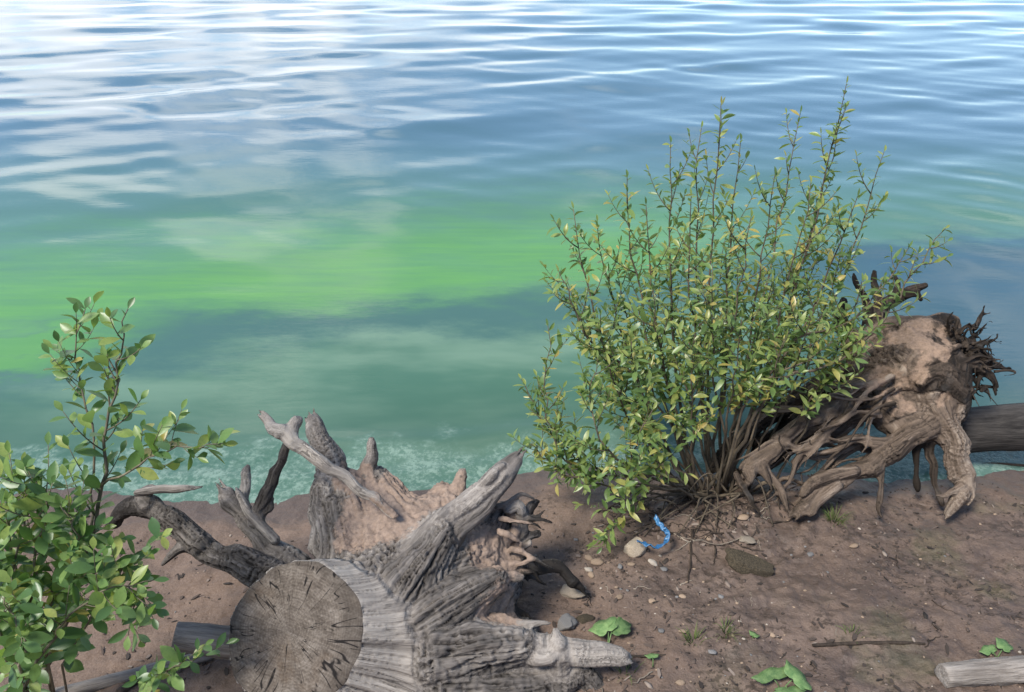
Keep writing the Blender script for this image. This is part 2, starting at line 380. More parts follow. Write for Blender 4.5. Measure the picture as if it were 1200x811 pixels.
M = dict(
    water=mat_water(), sand=mat_sand(),
    wood=mat_wood('weathered_wood', (.42, .375, .325), (.185, .162, .142), (.024, .020, .017), (.32, .235, .18), .01),
    wood2=mat_wood('brown_root_wood', (.36, .29, .225), (.145, .106, .078), (.018, .013, .009), (.30, .21, .15), .04),
    cut=mat_cutface(),
    wleaf=mat_leaf('willow_leaf', [(0, (.095, .155, .050)), (.35, (.155, .240, .075)), (.65, (.240, .305, .090)), (.88, (.34, .36, .11)), (1, (.44, .33, .10))], (.22, .28, .15)),
    sleaf=mat_leaf('shrub_leaf', [(0, (.072, .145, .050)), (.40, (.125, .225, .072)), (.78, (.215, .315, .095)), (.97, (.29, .34, .09)), (1, (.38, .30, .09))], (.20, .28, .15)),
    bark=mat_simple('stem_bark', (.045, .034, .024), (.14, .110, .075), 40, .8, (1, 1, .25)),
    gbark=mat_simple('shrub_bark', (.10, .085, .055), (.22, .19, .13), 40, .75, (1, 1, .25)),
    twig=mat_simple('dark_twig', (.025, .018, .013), (.075, .055, .040), 40, .85, (1, 1, .4)),
    ptwig=mat_simple('pale_twig', (.15, .12, .09), (.33, .28, .22), 40, .8, (.2, 1, 1)),
    pale=mat_simple('pale_log_wood', (.14, .118, .098), (.40, .355, .31), 20, .85, (.12, 2.2, 2.2), .9, .010),
    grey=mat_simple('grey_log_wood', (.015, .013, .012), (.075, .067, .060), 14, .85, (.2, 2.2, 2.2), .7, .012),
    tan=mat_simple('tan_pebble', (.22, .15, .10), (.40, .30, .21), 40, .7),
    grp=mat_simple('grey_pebble', (.10, .095, .09), (.26, .25, .24), 45, .7),
    whp=mat_simple('pale_pebble', (.30, .25, .20), (.50, .44, .36), 40, .75),
    rock=mat_simple('brown_stone', (.020, .017, .012), (.15, .118, .075), 16, .85, (1, 1, 1), .8, .012),
    wrock=mat_simple('buff_rock', (.30, .235, .16), (.56, .47, .36), 16, .8, (1, 1, 1), .7, .01),
    blue=mat_simple('blue_plastic', (.020, .09, .22), (.05, .19, .37), 25, .35, (1, 1, 1), .3, .003, .5),
    grass=mat_simple('grass_blade', (.055, .090, .022), (.14, .17, .05), 20, .6),
    broad=mat_simple('broad_leaf', (.075, .15, .05), (.18, .27, .10), 45, .55),
)

# ------------------------------------------------------------------ the setting: sand and water
def axis(segs):
    out = []
    for a, b, n in segs: out += list(np.linspace(a, b, n, endpoint=False))
    return np.array(out + [segs[-1][1]])
def grid_mesh(name, xs, ys, h):
    xx, yy = np.meshgrid(xs, ys); x = xx.ravel(); y = yy.ravel(); z = h(x, y)
    nx, ny = len(xs), len(ys); i = np.arange(nx * ny).reshape(ny, nx)
    f = np.stack([i[:-1, :-1].ravel(), i[:-1, 1:].ravel(), i[1:, 1:].ravel(), i[1:, :-1].ravel()], 1)
    return mesh(name, np.stack([x, y, z], 1), f)
xs = axis([(-900, -60, 8), (-60, -8, 20), (-8, -2.4, 60), (-2.4, 3.0, 560), (3.0, 8, 60), (8, 60, 20), (60, 900, 8)])
ys = axis([(-60, -6, 16), (-6, .7, 40), (.7, 3.0, 250), (3.0, 5, 30), (5, 40, 20), (40, 1500, 10)])
tag(link('sand_shore', grid_mesh('sand_shore', xs, ys, ground_h), M['sand']), kind='structure')
wr = np.random.default_rng(21)
WAVES = []
for i in range(46):
    lam = .40 * (3.0 / .40) ** (wr.random() ** .9); th = wr.normal(0, .58) + .05
    WAVES.append((lam, th, wr.random() * 6.283, .0017 * lam ** .8 * wr.uniform(.4, 1.5)))
def water_h(x, y):
    z = np.zeros_like(x); sh = y - shore(x)
    mod = .9 + .9 * pnoise(np.stack([x * .30, y * .42, x * 0], 1))
    att = (.26 + .74 * sstep(.8, 5.0, sh)) * (1 - sstep(60, 160, y)) * mod
    for lam, th, ph, a in WAVES:
        k = 6.283 / lam
        lim = 1 - sstep(18 * lam, 40 * lam, y) if lam < 1 else 1
        z += a * lim * np.sin(k * (x * math.sin(th) + y * math.cos(th)) + ph)
    z *= att
    c = y - (3.10 + .05 * x + .05 * np.sin(x * 1.7) + .02 * np.sin(x * 5))
    z += .014 * np.exp(-(c / .085) ** 2) * (.55 + .45 * np.sin(x * 1.3 + 1.8)) 
    c2 = y - (2.84 + .06 * x + .04 * np.sin(x * 2.9 + 1))
    z += .006 * np.exp(-(c2 / .04) ** 2)
    return z
ywat = [1.9]
while ywat[-1] < 4000: ywat.append(ywat[-1] + max(.022, .0085 * ywat[-1] * (1 if ywat[-1] < 45 else 6)))
xw = np.sinh(np.linspace(-4.9, 4.9, 460)); xw = xw / xw.max() 
def water_mesh():
    ya = np.array(ywat); nx = 420; u = np.linspace(-1, 1, nx)
    half = 1.35 * ya + 5
    xx = u[None, :] * half[:, None]; yy = np.repeat(ya[:, None], nx, 1)
    x = xx.ravel(); y = yy.ravel(); z = water_h(x, y); ny = len(ya); i = np.arange(nx * ny).reshape(ny, nx)
    f = np.stack([i[:-1, :-1].ravel(), i[:-1, 1:].ravel(), i[1:, 1:].ravel(), i[1:, :-1].ravel()], 1)
    return mesh('water', np.stack([x, y, z], 1), f)
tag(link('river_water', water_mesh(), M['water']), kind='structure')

# ------------------------------------------------------------------ driftwood: signed distance field -> surface net, split into parts
class Wood:
    def __init__(s, h): s.h = h; s.prims = []; s.parts = []; s.cuts = []
    def part(s, name, label=None): s.parts.append((name, label)); return len(s.parts) - 1
    def chain(s, part, pts, k=.03, jit=.004, res=4, dark=0, pale=0, amp=1.0, raw=None, straight=True):
        P = np.array([p[:3] for p in pts]); r = np.array([p[3] for p in pts])
        if len(P) > 2 or jit:
            Q = catmull(P, 2); w = rng.normal(size=Q.shape) * min(jit * 1.6, .13 * np.linalg.norm(np.diff(Q, axis=0), axis=1).mean()); w[0] = 0; w[-1] = 0; rr = np.interp(np.linspace(0, len(P) - 1, len(Q)), np.arange(len(P)), r)
            rr = rr * (1 + rng.normal(size=len(rr)) * min(jit * 18, .12)); Q = Q + w
            Q2 = catmull(Q, 3); rr = np.interp(np.linspace(0, len(Q) - 1, len(Q2)), np.arange(len(Q)), rr); Q = Q2
        else: Q, rr = P, r
        if raw is None: raw = jit < .0015 or r[0] < .012
        if not raw:
            rm = rr.mean(); n = len(Q); d = Q[-1] - Q[-2]; d /= np.linalg.norm(d) + 1e-9; re = rr[-1]
            if re > .007:            # splintered end: the core tapers, slivers of unequal length run on
                m = max(3, n // 4); rr = rr.copy(); rr[-m:] *= np.linspace(1, .45, m)
                for q in range(int(rng.integers(4, 7))):
                    o = rng.normal(size=3); o -= d * o.dot(d); o /= np.linalg.norm(o); rad = rr[-m]
                    A = Q[-m] + o * rad * .45; L = np.linalg.norm(Q[-1] - Q[-m]); E = Q[-1] + o * rad * rng.uniform(.3, .85) + d * L * rng.uniform(-.45, .35)
                    s.prims.append(dict(part=part, P=np.array([A, (A + E) / 2 + o * rad * .1, E]), r=np.array([rad * .5, rad * .42, max(.003, rad * .14)]), k=.005, aux=1))
            if rm > .016:            # fluted strands twisting along the root
                rr = rr * .90; T_ = np.gradient(Q, axis=0); T_ /= np.linalg.norm(T_, axis=1)[:, None] + 1e-9
                for q in range(3):
                    ph = rng.uniform(0, 6.28) + np.linspace(0, rng.uniform(-2.2, 2.2), n); a = np.cross(T_, [.21, .33, .92]); a /= np.linalg.norm(a, axis=1)[:, None]; b = np.cross(T_, a)
                    off = (np.cos(ph)[:, None] * a + np.sin(ph)[:, None] * b) * (rr * rng.uniform(.62, .86))[:, None]; i0 = int(rng.integers(0, max(1, n // 3))); i1 = int(rng.integers(2 * n // 3, n + 1))
                    if i1 - i0 > 3: s.prims.append(dict(part=part, P=(Q + off)[i0:i1], r=np.maximum((rr * rng.uniform(.30, .44))[i0:i1] * np.sin(np.linspace(.35, 2.8, i1 - i0)), .004), k=.010, aux=1))
        s.prims.append(dict(part=part, P=Q, r=rr, k=k, dark=dark, pale=pale, amp=amp, straight=straight))
    def shards(s, part, tip, d, r, n=4, L=.05, dark=0, pale=0):
        d = np.array(d, float); d /= np.linalg.norm(d)
        for i in range(n):
            o = rng.normal(size=3); o -= d * o.dot(d); o /= np.linalg.norm(o)
            a = np.array(tip) - d * .03 + o * r * .5; b = np.array(tip) + d * L * rng.uniform(.4, 1.5) + o * r * rng.uniform(.3, 1.0)
            s.chain(part, [(*a, r * .5), (*b, max(r * .16, .0045))], k=.004, jit=0, res=3, dark=dark, pale=pale)
    @staticmethod
    def segd(X, a, b, ra, rb):
        ab = b - a; L2 = ab.dot(ab) + 1e-12
        t = np.clip(((X - a) @ ab) / L2, 0, 1)
        q = X - a - t[..., None] * ab
        return np.sqrt((q * q).sum(-1)) - (ra + (rb - ra) * t), t, q
    def build(s, root, mat, cutmat=None, disp=None, sandf=None, center=None):
        h = s.h
        lo = np.min([(p['P'] - p['r'][:, None]).min(0) for p in s.prims], 0) - .04
        hi = np.max([(p['P'] + p['r'][:, None]).max(0) for p in s.prims], 0) + .04
        dim = np.ceil((hi - lo) / h).astype(int) + 1
        F = np.full(dim, .3, np.float32)
        ax = [lo[i] + h * np.arange(dim[i]) for i in range(3)]
        for p in s.prims:
            k = p['k']; M_ = p['r'].max() + k + 3 * h
            c0 = np.maximum(((p['P'].min(0) - M_ - lo) / h).astype(int), 0); c1 = np.minimum(((p['P'].max(0) + M_ - lo) / h).astype(int) + 2, dim)
            D = np.full(c1 - c0, .3, np.float32)
            for i in range(len(p['P']) - 1):
                a, b, ra, rb = p['P'][i], p['P'][i + 1], p['r'][i], p['r'][i + 1]
                m = max(ra, rb) + k + 2 * h
                i0 = np.maximum(((np.minimum(a, b) - m - lo) / h).astype(int), 0); i1 = np.minimum(((np.maximum(a, b) + m - lo) / h).astype(int) + 2, dim)
                X = np.stack(np.meshgrid(*[ax[q][i0[q]:i1[q]] for q in range(3)], indexing='ij'), -1)
                d, _, _ = s.segd(X, a, b, ra, rb); sl = tuple(slice(q - w, e - w) for q, e, w in zip(i0, i1, c0))
                D[sl] = np.minimum(D[sl], d)
            sl = tuple(slice(q, w) for q, w in zip(c0, c1)); f = F[sl]
            hh = np.maximum(k - np.abs(f - D), 0) / k
            F[sl] = np.minimum(f, D) - hh * hh * k * .25
        for c, n in s.cuts:
            X = (ax[0][:, None, None] - c[0]) * n[0] + (ax[1][None, :, None] - c[1]) * n[1] + (ax[2][None, None, :] - c[2]) * n[2]
            rad2 = (ax[0][:, None, None] - c[0]) ** 2 + (ax[1][None, :, None] - c[1]) ** 2 + (ax[2][None, None, :] - c[2]) ** 2
            X = np.where(rad2 < .36 ** 2, X, -1)
            F = np.maximum(F, X).astype(np.float32)
        # surface net
        inside = F < 0
        cs = np.zeros(np.array(dim) - 1, np.int8)
        for dx in (0, 1):
            for dy in (0, 1):
                for dz in (0, 1):
                    cs += inside[dx:dim[0] - 1 + dx, dy:dim[1] - 1 + dy, dz:dim[2] - 1 + dz]
        act = (cs > 0) & (cs < 8); idx = np.argwhere(act); vid = np.full(cs.shape, -1, np.int32); vid[act] = np.arange(len(idx))
        acc = np.zeros((len(idx), 3)); cnt = np.zeros(len(idx))
        corners = [(a, b, c) for a in (0, 1) for b in (0, 1) for c in (0, 1)]
        val = {c: F[idx[:, 0] + c[0], idx[:, 1] + c[1], idx[:, 2] + c[2]].astype(float) for c in corners}
        for c in corners:
            for a in range(3):
                if c[a] == 0:
                    e = list(c); e[a] = 1; e = tuple(e); v0, v1 = val[c], val[e]
                    x = (v0 < 0) != (v1 < 0); t = np.where(x, v0 / np.where(x, v0 - v1, 1), 0)
                    pt = np.array(c, float)[None] + t[:, None] * np.eye(3)[a]
                    acc[x] += pt[x]; cnt[x] += 1
        V = lo + h * (idx + acc / cnt[:, None])
        quads = []
        for a in range(3):
            b, c = (a + 1) % 3, (a + 2) % 3
            A = np.moveaxis(inside, (a, b, c), (0, 1, 2)); VI = np.moveaxis(vid, (a, b, c), (0, 1, 2))
            e = A[:-1, 1:-1, 1:-1] != A[1:, 1:-1, 1:-1]; q = np.argwhere(e); flip = A[:-1, 1:-1, 1:-1][e]
            i, j, k = q[:, 0], q[:, 1], q[:, 2]
            Q = np.stack([VI[i, j, k], VI[i, j + 1, k], VI[i, j + 1, k + 1], VI[i, j, k + 1]], 1)
            Q[~flip] = Q[~flip][:, ::-1]; quads.append(Q)
        quads = np.concatenate(quads)
        # smoothing
        ed = np.concatenate([quads[:, [0, 1]], quads[:, [1, 2]], quads[:, [2, 3]], quads[:, [3, 0]]])
        def smooth(A, it, w=.5):
            A = A.astype(float)
            deg = np.bincount(ed[:, 0], minlength=len(V)) + np.bincount(ed[:, 1], minlength=len(V))
            for _ in range(it):
                S = np.zeros_like(A)
                for d in range(A.shape[1]):
                    S[:, d] = np.bincount(ed[:, 0], A[ed[:, 1], d], len(V)) + np.bincount(ed[:, 1], A[ed[:, 0], d], len(V))
                A = A * (1 - w) + w * S / np.maximum(deg, 1)[:, None]
            return A
        def normals(V):
            n = np.cross(V[quads[:, 2]] - V[quads[:, 0]], V[quads[:, 3]] - V[quads[:, 1]]); o = np.zeros_like(V)
            for c in range(4):
                for d in range(3): o[:, d] += np.bincount(quads[:, c], n[:, d], len(V))
            return o / (np.linalg.norm(o, axis=1)[:, None] + 1e-12)
        V = smooth(V, 2)
        N = normals(V); nv = len(V)
        # per-chain grain coordinates, parts, displacement
        best = np.full(nv, 9.0); part = np.zeros(nv, int); grain = np.zeros((nv, 3)); wsum = np.zeros(nv); dsp = np.zeros(nv); rad = np.zeros(nv); dkv = np.zeros(nv); plv = np.zeros(nv)
        ci = 0
        second = np.full(nv, 9.0)
        for p in s.prims:
            if p.get('aux'): continue
            if p['r'].mean() > .055 and p['straight']: p = dict(p, P=p['P'][[0, -1]], r=p['r'][[0, -1]])      # thick pieces: straight grain
            ci += 1; cb = np.full(nv, 9.0); cg = np.zeros((nv, 3)); cr = np.zeros(nv); L = 0
            m = p['r'].max() + .09
            near = np.where(((V > p['P'].min(0) - m) & (V < p['P'].max(0) + m)).all(1))[0]
            if len(near) == 0: continue
            X = V[near]; cbn = cb[near]; cgn = cg[near]; crn = cr[near]
            for i in range(len(p['P']) - 1):
                a, b = p['P'][i], p['P'][i + 1]; d, t, q = s.segd(X, a, b, p['r'][i], p['r'][i + 1]); ln = np.linalg.norm(b - a)
                tdir = (b - a) / (ln + 1e-9)
                u = d < cbn; al = L + np.clip(((X - a) @ tdir), -.05 if i == 0 else 0, ln + (.05 if i == len(p['P']) - 2 else 0))
                qn = q / (np.linalg.norm(q, axis=1)[:, None] + 1e-6) * p['r'].mean()
                gc = qn + (al * .07)[:, None] * np.array([[.6, -.5, .62]]) + ci * 1.37
                cbn = np.where(u, d, cbn); cgn = np.where(u[:, None], gc, cgn); crn = np.where(u, p['r'][i] + (p['r'][i + 1] - p['r'][i]) * t, crn); L += ln
            w = np.exp(-np.maximum(cbn + .01, -.02) / .012); w = np.where(cbn > .05, 0, w)
            amp = p['amp'] * np.clip(crn * .18, .0025, .013)
            g = cgn
            dd = amp * (1.5 * fbm(g * 26, 2) + 1.0 * (np.minimum(np.abs(fbm(g * 46 + 7, 2)) * 7, 1) - 1) )
            dsp[near] += w * dd; wsum[near] += w; dkv[near] += w * p['dark']; plv[near] += w * p['pale']
            u = cbn < best[near]; second[near] = np.where(u, best[near], np.minimum(second[near], cbn)); sel = near[u]
            best[sel] = cbn[u]; part[sel] = p['part']; grain[sel] = g[u]; rad[sel] = crn[u]
        dsp /= np.maximum(wsum, 1e-6); dkv /= np.maximum(wsum, 1e-6); plv /= np.maximum(wsum, 1e-6)
        lump = np.clip(rad * .12, .001, .012) * (fbm(V * 11, 3) * 1.2) * np.where(part == 0, .0 if s.cuts else 1, 1)
        cutm = np.zeros(nv, bool)
        for ci_, (c, n) in enumerate(s.cuts):
            cutm |= (np.abs((V - c) @ n) < h * .75) & (np.linalg.norm(V - c, axis=1) < .36) & ((N @ n) > .6)
        sm = np.zeros(nv) if sandf is None else sandf(V, N)
        D = (dsp + lump) * (1 - .5 * np.clip(sm, 0, 1)) + .020 * np.clip(sm, 0, 1) * fbm(V * 19, 4, .65)
        if s.cuts:               # chunky bark on the flare
            bk = (part == 1) * (1 - np.clip(sm, 0, 1)); w_ = V + .02 * np.stack([pnoise(V * 9 + q) for q in (0, 5, 9)], 1)
            D = D + bk * (.006 * (np.minimum(np.abs(fbm(w_ * 17, 3)) * 5.5, 1) - 1) + .004 * fbm(w_ * 38, 3))
        D[cutm] = 0
        V0 = V; V = V + N * D[:, None]
        face_uv = None
        if s.cuts:               # uneven, not round, section of the sawn trunk
            c, n = s.cuts[0]; q = (V0 - c); q = q - (q @ n)[:, None] * n; ql = np.linalg.norm(q, axis=1)[:, None] + 1e-9; u = q / ql
            low = .018 * pnoise(u * 1.3 + 3) + .008 * pnoise(u * 3.7 + 8) + .004 * pnoise(u * 9)
            V = V + u * (low * np.clip(ql[:, 0] / .2, 0, 1) ** 2 * (cutm | (part == 0)))[:, None]
        if s.cuts:
            c, n = s.cuts[0]; ex = np.cross([0, 0, 1], n); ex /= np.linalg.norm(ex); ey = np.cross(n, ex)
            fu = (V0 - c) @ ex; fv = (V0 - c) @ ey; face_uv = np.stack([fu, fv, fu * 0], 1)
            V = V - np.where(cutm, (.004 * np.clip(fbm(face_uv * np.array([7, 60, 1]), 2), 0, 1) + .004 * fbm(face_uv * 22, 2)), 0)[:, None] * n
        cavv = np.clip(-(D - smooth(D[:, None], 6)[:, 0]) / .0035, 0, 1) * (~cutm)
        pf = part[quads[:, 0]]
        if s.cuts:
            isc = cutm[quads].sum(1) >= 3; pf = np.where(isc, len(s.parts), pf)
            def ek(q): e_ = np.concatenate([q[:, [0, 1]], q[:, [1, 2]], q[:, [2, 3]], q[:, [3, 0]]]); e_ = np.sort(e_, 1); return e_[:, 0].astype(np.int64) * nv + e_[:, 1]
            be = np.intersect1d(ek(quads[isc]), ek(quads[~isc])); ba, bb = be // nv, be % nv
            for _ in range(14):      # clean sawn edge
                S_ = np.zeros_like(V); cn_ = np.zeros(nv); np.add.at(S_, ba, V[bb]); np.add.at(S_, bb, V[ba]); np.add.at(cn_, ba, 1); np.add.at(cn_, bb, 1)
                m_ = cn_ >= 2; V[m_] = .4 * V[m_] + .6 * S_[m_] / cn_[m_][:, None]
        N = normals(V)
        names = s.parts + [('cut_face', None)]
        c0 = np.array(root.location)
        for pid, (nm, lab) in enumerate(names):
            fs = quads[pf == pid]
            if len(fs) < 6: continue
            u, inv = np.unique(fs, return_inverse=True); fs2 = inv.reshape(fs.shape); lab_ = np.arange(len(u))
            while True:
                l0 = lab_.copy(); np.minimum.at(lab_, fs2.ravel(), np.repeat(lab_[fs2].min(1), 4)); lab_ = lab_[lab_]
                if (l0 == lab_).all(): break
            fl = lab_[fs2[:, 0]]; ids, cn = np.unique(fl, return_counts=True); main = ids[cn.argmax()]
            small = np.isin(fl, ids[cn < 2]); fl = np.where(small, main, fl)
            for cid in np.unique(fl):
                fp = fs[fl == cid]; u, inv = np.unique(fp, return_inverse=True); fs2 = inv.reshape(fp.shape)
                me = mesh(nm, V[u] - c0, fs2)
                if nm == 'cut_face': vattr(me, 'face', face_uv[u])
                else:
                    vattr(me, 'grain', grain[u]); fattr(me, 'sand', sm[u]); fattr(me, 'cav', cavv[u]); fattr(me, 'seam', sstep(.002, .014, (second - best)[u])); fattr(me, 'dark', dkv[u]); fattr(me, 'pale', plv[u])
                me.normals_split_custom_set_from_vertices(N[u].tolist())
                o = link(nm, me, cutmat if nm == 'cut_face' else mat, root)
                if lab and cid == main: o['label'] = lab
        print('wood', nv, 'verts')
def n3(px, py, d, r): return (*W(px, py, d), r)

# ---- the sawn stump with upturned root plate
rt = empty('driftwood_stump', G(430, 800))
tag(rt, 'grey sawn tree stump lying on its side with a sandy root plate and crooked roots', 'stump')
S = Wood(.0062)
FC = W(338, 740, 2.30)
view = (CAM - FC) / np.linalg.norm(CAM - FC)
FN = view + np.array([-.52, .05, -.10]); FN /= np.linalg.norm(FN)
S.cuts = [(FC, FN)]
tr = S.part('trunk', 'pale smooth barkless side of the sawn trunk')
pt0 = W(342, 737, 2.30); ext = FC + FN * .12
S.chain(tr, [(*(FC + FN * .10 + np.array([-.02, -.03, .01])), .206), n3(338, 740, 2.30, .208), n3(392, 740, 2.40, .218), n3(445, 752, 2.48, .238), n3(490, 775, 2.53, .235)], k=.08, jit=0, pale=.75, amp=.5)
pl = S.part('root_plate', 'flared root plate caked with dry sand')
S.chain(pl, [n3(452, 700, 2.64, .25), n3(478, 690, 2.70, .285), n3(505, 685, 2.75, .30)], k=.10, jit=0, amp=1.5)
for a in [((430, 690, 2.66, .14), (415, 620, 2.72, .11), (405, 575, 2.78, .075)), ((470, 640, 2.7, .14), (455, 590, 2.8, .09), (440, 562, 2.84, .05)),
          ((520, 640, 2.7, .15), (525, 600, 2.8, .085), (520, 580, 2.84, .05)), ((540, 670, 2.68, .15), (575, 630, 2.75, .075), (585, 600, 2.78, .045)),
          ((540, 720, 2.6, .15), (580, 690, 2.65, .085), (598, 670, 2.68, .05)), ((530, 770, 2.52, .16), (590, 760, 2.55, .10), (612, 745, 2.6, .055)),
          ((490, 800, 2.45, .16), (560, 810, 2.45, .11), (610, 815, 2.47, .06))]:
    S.chain(pl, [n3(*q) for q in a], k=.07, jit=0, amp=1.5)
for a, dk_ in [(((402, 690, 2.50, .08), (396, 645, 2.60, .078), (390, 600, 2.70, .06)), .25), (((432, 696, 2.45, .08), (447, 655, 2.55, .075), (457, 618, 2.65, .045)), .1), (((458, 714, 2.41, .085), (490, 668, 2.47, .075), (518, 628, 2.53, .055)), .2),
               (((486, 738, 2.375, .085), (535, 706, 2.44, .075), (582, 680, 2.50, .045)), .45), (((508, 772, 2.345, .09), (560, 760, 2.37, .07), (612, 757, 2.39, .045)), .1), (((520, 812, 2.33, .09), (572, 812, 2.35, .08), (632, 806, 2.4, .05)), .4)]:
    S.chain(pl, [n3(*q) for q in a], k=.045, jit=.003, amp=1.25, dark=dk_, raw=True)          # flutes running from the trunk into the roots
r1 = S.part('root', 'broken upright root beside the forked pale root')
S.chain(r1, [n3(415, 640, 2.70, .10), n3(392, 585, 2.76, .075), n3(386, 545, 2.80, .046), n3(374, 512, 2.83, .034), n3(367, 492, 2.85, .024)], k=.05)
S.shards(r1, W(366, 494, 2.85), W(363, 484, 2.85) - W(372, 512, 2.83), .028, 5, .035)
S.chain(r1, [n3(378, 640, 2.66, .05), n3(377, 600, 2.68, .045), n3(380, 565, 2.74, .04)], k=.04)
r2 = S.part('root', 'thin pale root arching up to a broken fork')
S.chain(r2, [n3(462, 604, 2.56, .016), n3(440, 585, 2.55, .019), n3(408, 560, 2.54, .021), n3(372, 536, 2.53, .023), n3(345, 516, 2.53, .024), n3(322, 500, 2.54, .025), n3(311, 488, 2.55, .020)], k=.015, jit=.003, pale=.9)
S.chain(r2, [n3(340, 512, 2.54, .024), n3(346, 498, 2.56, .022), n3(347, 492, 2.57, .018)], k=.02, jit=.002, pale=.6)
S.shards(r2, W(311, 488, 2.55), W(306, 484, 2.55) - W(322, 500, 2.54), .018, 4, .02, pale=.6)
S.shards(r2, W(347, 492, 2.57), W(349, 486, 2.57) - W(346, 498, 2.56), .018, 3, .015, pale=.6)
r3 = S.part('root', 'thick grey split root pointing up towards the water')
S.chain(r3, [n3(440, 720, 2.66, .10), n3(470, 680, 2.60, .085), n3(500, 640, 2.575, .068), n3(530, 608, 2.58, .054), n3(560, 580, 2.61, .043), n3(588, 556, 2.64, .029), n3(602, 541, 2.66, .016)], k=.06, jit=.003, pale=.35)
S.chain(r3, [n3(470, 668, 2.50, .03), n3(510, 606, 2.54, .022), n3(545, 588, 2.57, .020), n3(575, 560, 2.6, .016), n3(590, 545, 2.62, .008)], k=.02, pale=.3)
S.chain(r3, [n3(500, 660, 2.51, .035), n3(545, 615, 2.55, .025), n3(585, 575, 2.62, .022), n3(603, 552, 2.66, .012)], k=.02, dark=.3)
S.shards(r3, W(600, 543, 2.66), W(607, 535, 2.68) - W(588, 556, 2.64), .024, 6, .05)
r4 = S.part('root', 'small pointed spike on the rim of the root plate')
S.chain(r4, [n3(432, 556, 2.82, .035), n3(434, 536, 2.83, .024), n3(436, 516, 2.84, .007)], k=.03, jit=.002)
r5 = S.part('root', 'rounded root stub on the rim of the root plate')
S.chain(r5, [n3(537, 580, 2.80, .03), n3(540, 562, 2.82, .024), n3(542, 553, 2.83, .018)], k=.02, jit=.001)
r6 = S.part('root', 'smooth pale root thick at the collar reaching right')
S.chain(r6, [n3(480, 735, 2.56, .09), n3(530, 745, 2.44, .066), n3(570, 752, 2.40, .052), n3(610, 757, 2.40, .042), n3(655, 762, 2.40, .037), n3(690, 765, 2.40, .029), n3(726, 768, 2.40, .022)], k=.06, jit=.002, pale=.8)
S.chain(r6, [n3(651, 738, 2.40, .010), n3(653, 752, 2.385, .026), n3(655, 770, 2.385, .034), n3(657, 786, 2.40, .022)], k=.012, jit=0, pale=.6)
S.chain(r6, [n3(655, 756, 2.37, .02), n3(645, 772, 2.36, .022), n3(620, 770, 2.37, .02)], k=.02, pale=.4)
r7 = S.part('root', 'rough barky root resting on the sand')
S.chain(r7, [n3(560, 800, 2.40, .10), n3(630, 800, 2.42, .06), n3(680, 798, 2.44, .045), n3(712, 806, 2.45, .03)], k=.04, jit=.008, dark=.3)
r8 = S.part('root', 'blackened crooked root reaching right over the sand')
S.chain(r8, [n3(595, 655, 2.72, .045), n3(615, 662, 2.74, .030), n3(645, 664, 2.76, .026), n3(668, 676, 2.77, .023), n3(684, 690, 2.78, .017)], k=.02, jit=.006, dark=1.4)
S.shards(r8, W(684, 690, 2.78), W(700, 704, 2.8) - W(668, 676, 2.77), .014, 3, .03, dark=1.4)
r9 = S.part('root', 'pale cut root stub bending down beside the rim')
S.chain(r9, [n3(596, 597, 2.70, .020), n3(606, 592, 2.70, .021), n3(611, 600, 2.71, .020), n3(610, 616, 2.73, .020)], k=.012, jit=0, pale=1.3)
ra = S.part('root', 'dark twisted rootlets on the rim of the root plate')
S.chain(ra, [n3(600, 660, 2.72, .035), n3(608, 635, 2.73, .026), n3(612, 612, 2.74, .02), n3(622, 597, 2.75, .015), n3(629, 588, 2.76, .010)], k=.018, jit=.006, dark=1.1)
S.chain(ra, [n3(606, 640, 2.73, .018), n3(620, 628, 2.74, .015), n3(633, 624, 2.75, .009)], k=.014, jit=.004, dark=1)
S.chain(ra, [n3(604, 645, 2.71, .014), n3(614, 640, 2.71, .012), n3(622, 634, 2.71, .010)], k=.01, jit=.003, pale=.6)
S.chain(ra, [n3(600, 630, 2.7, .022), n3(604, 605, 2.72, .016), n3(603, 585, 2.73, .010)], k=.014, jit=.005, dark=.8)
rb = S.part('root', 'short ridge of root across the sandy plate')
S.chain(rb, [n3(555, 690, 2.50, .030), n3(580, 678, 2.50, .024), n3(612, 676, 2.53, .012)], k=.025, jit=.004)
S.chain(rb, [n3(580, 726, 2.46, .018), n3(620, 728, 2.45, .013), n3(645, 730, 2.44, .006)], k=.02, jit=.003, pale=.5)
rc = S.part('root', 'long dark gnarled root reaching left under the leaves')
S.chain(rc, [n3(400, 720, 2.62, .10), n3(340, 690, 2.62, .075), n3(300, 662, 2.63, .058), n3(262, 650, 2.63, .048), n3(228, 632, 2.62, .046), n3(195, 608, 2.61, .046), n3(172, 592, 2.62, .044)], k=.03, jit=.005, dark=.35)
S.chain(rc, [n3(178, 592, 2.62, .044), n3(155, 594, 2.63, .036), n3(140, 606, 2.65, .026), n3(128, 618, 2.67, .015)], k=.025, jit=.005, dark=1.2)
S.chain(rc, [n3(172, 590, 2.60, .03), n3(168, 578, 2.6, .02), n3(182, 574, 2.6, .010)], k=.02, jit=.004, dark=.5)
S.chain(rc, [n3(215, 640, 2.6, .02), n3(200, 652, 2.6, .015), n3(190, 662, 2.6, .007)], k=.02, jit=.003, dark=.7)
rd = S.part('root', 'flat splintered shard of grey wood across the dark root')
S.chain(rd, [n3(160, 577, 2.58, .012), n3(190, 574, 2.57, .017), n3(218, 573, 2.57, .014), n3(238, 570, 2.58, .005)], k=.008, jit=.001, pale=.4)
re_ = S.part('root', 'broad grey splintered root behind the sawn face')
S.chain(re_, [n3(345, 665, 2.70, .06), n3(318, 640, 2.70, .050), n3(292, 612, 2.71, .044), n3(272, 590, 2.72, .036), n3(262, 577, 2.73, .022)], k=.03, jit=.006, pale=.15)
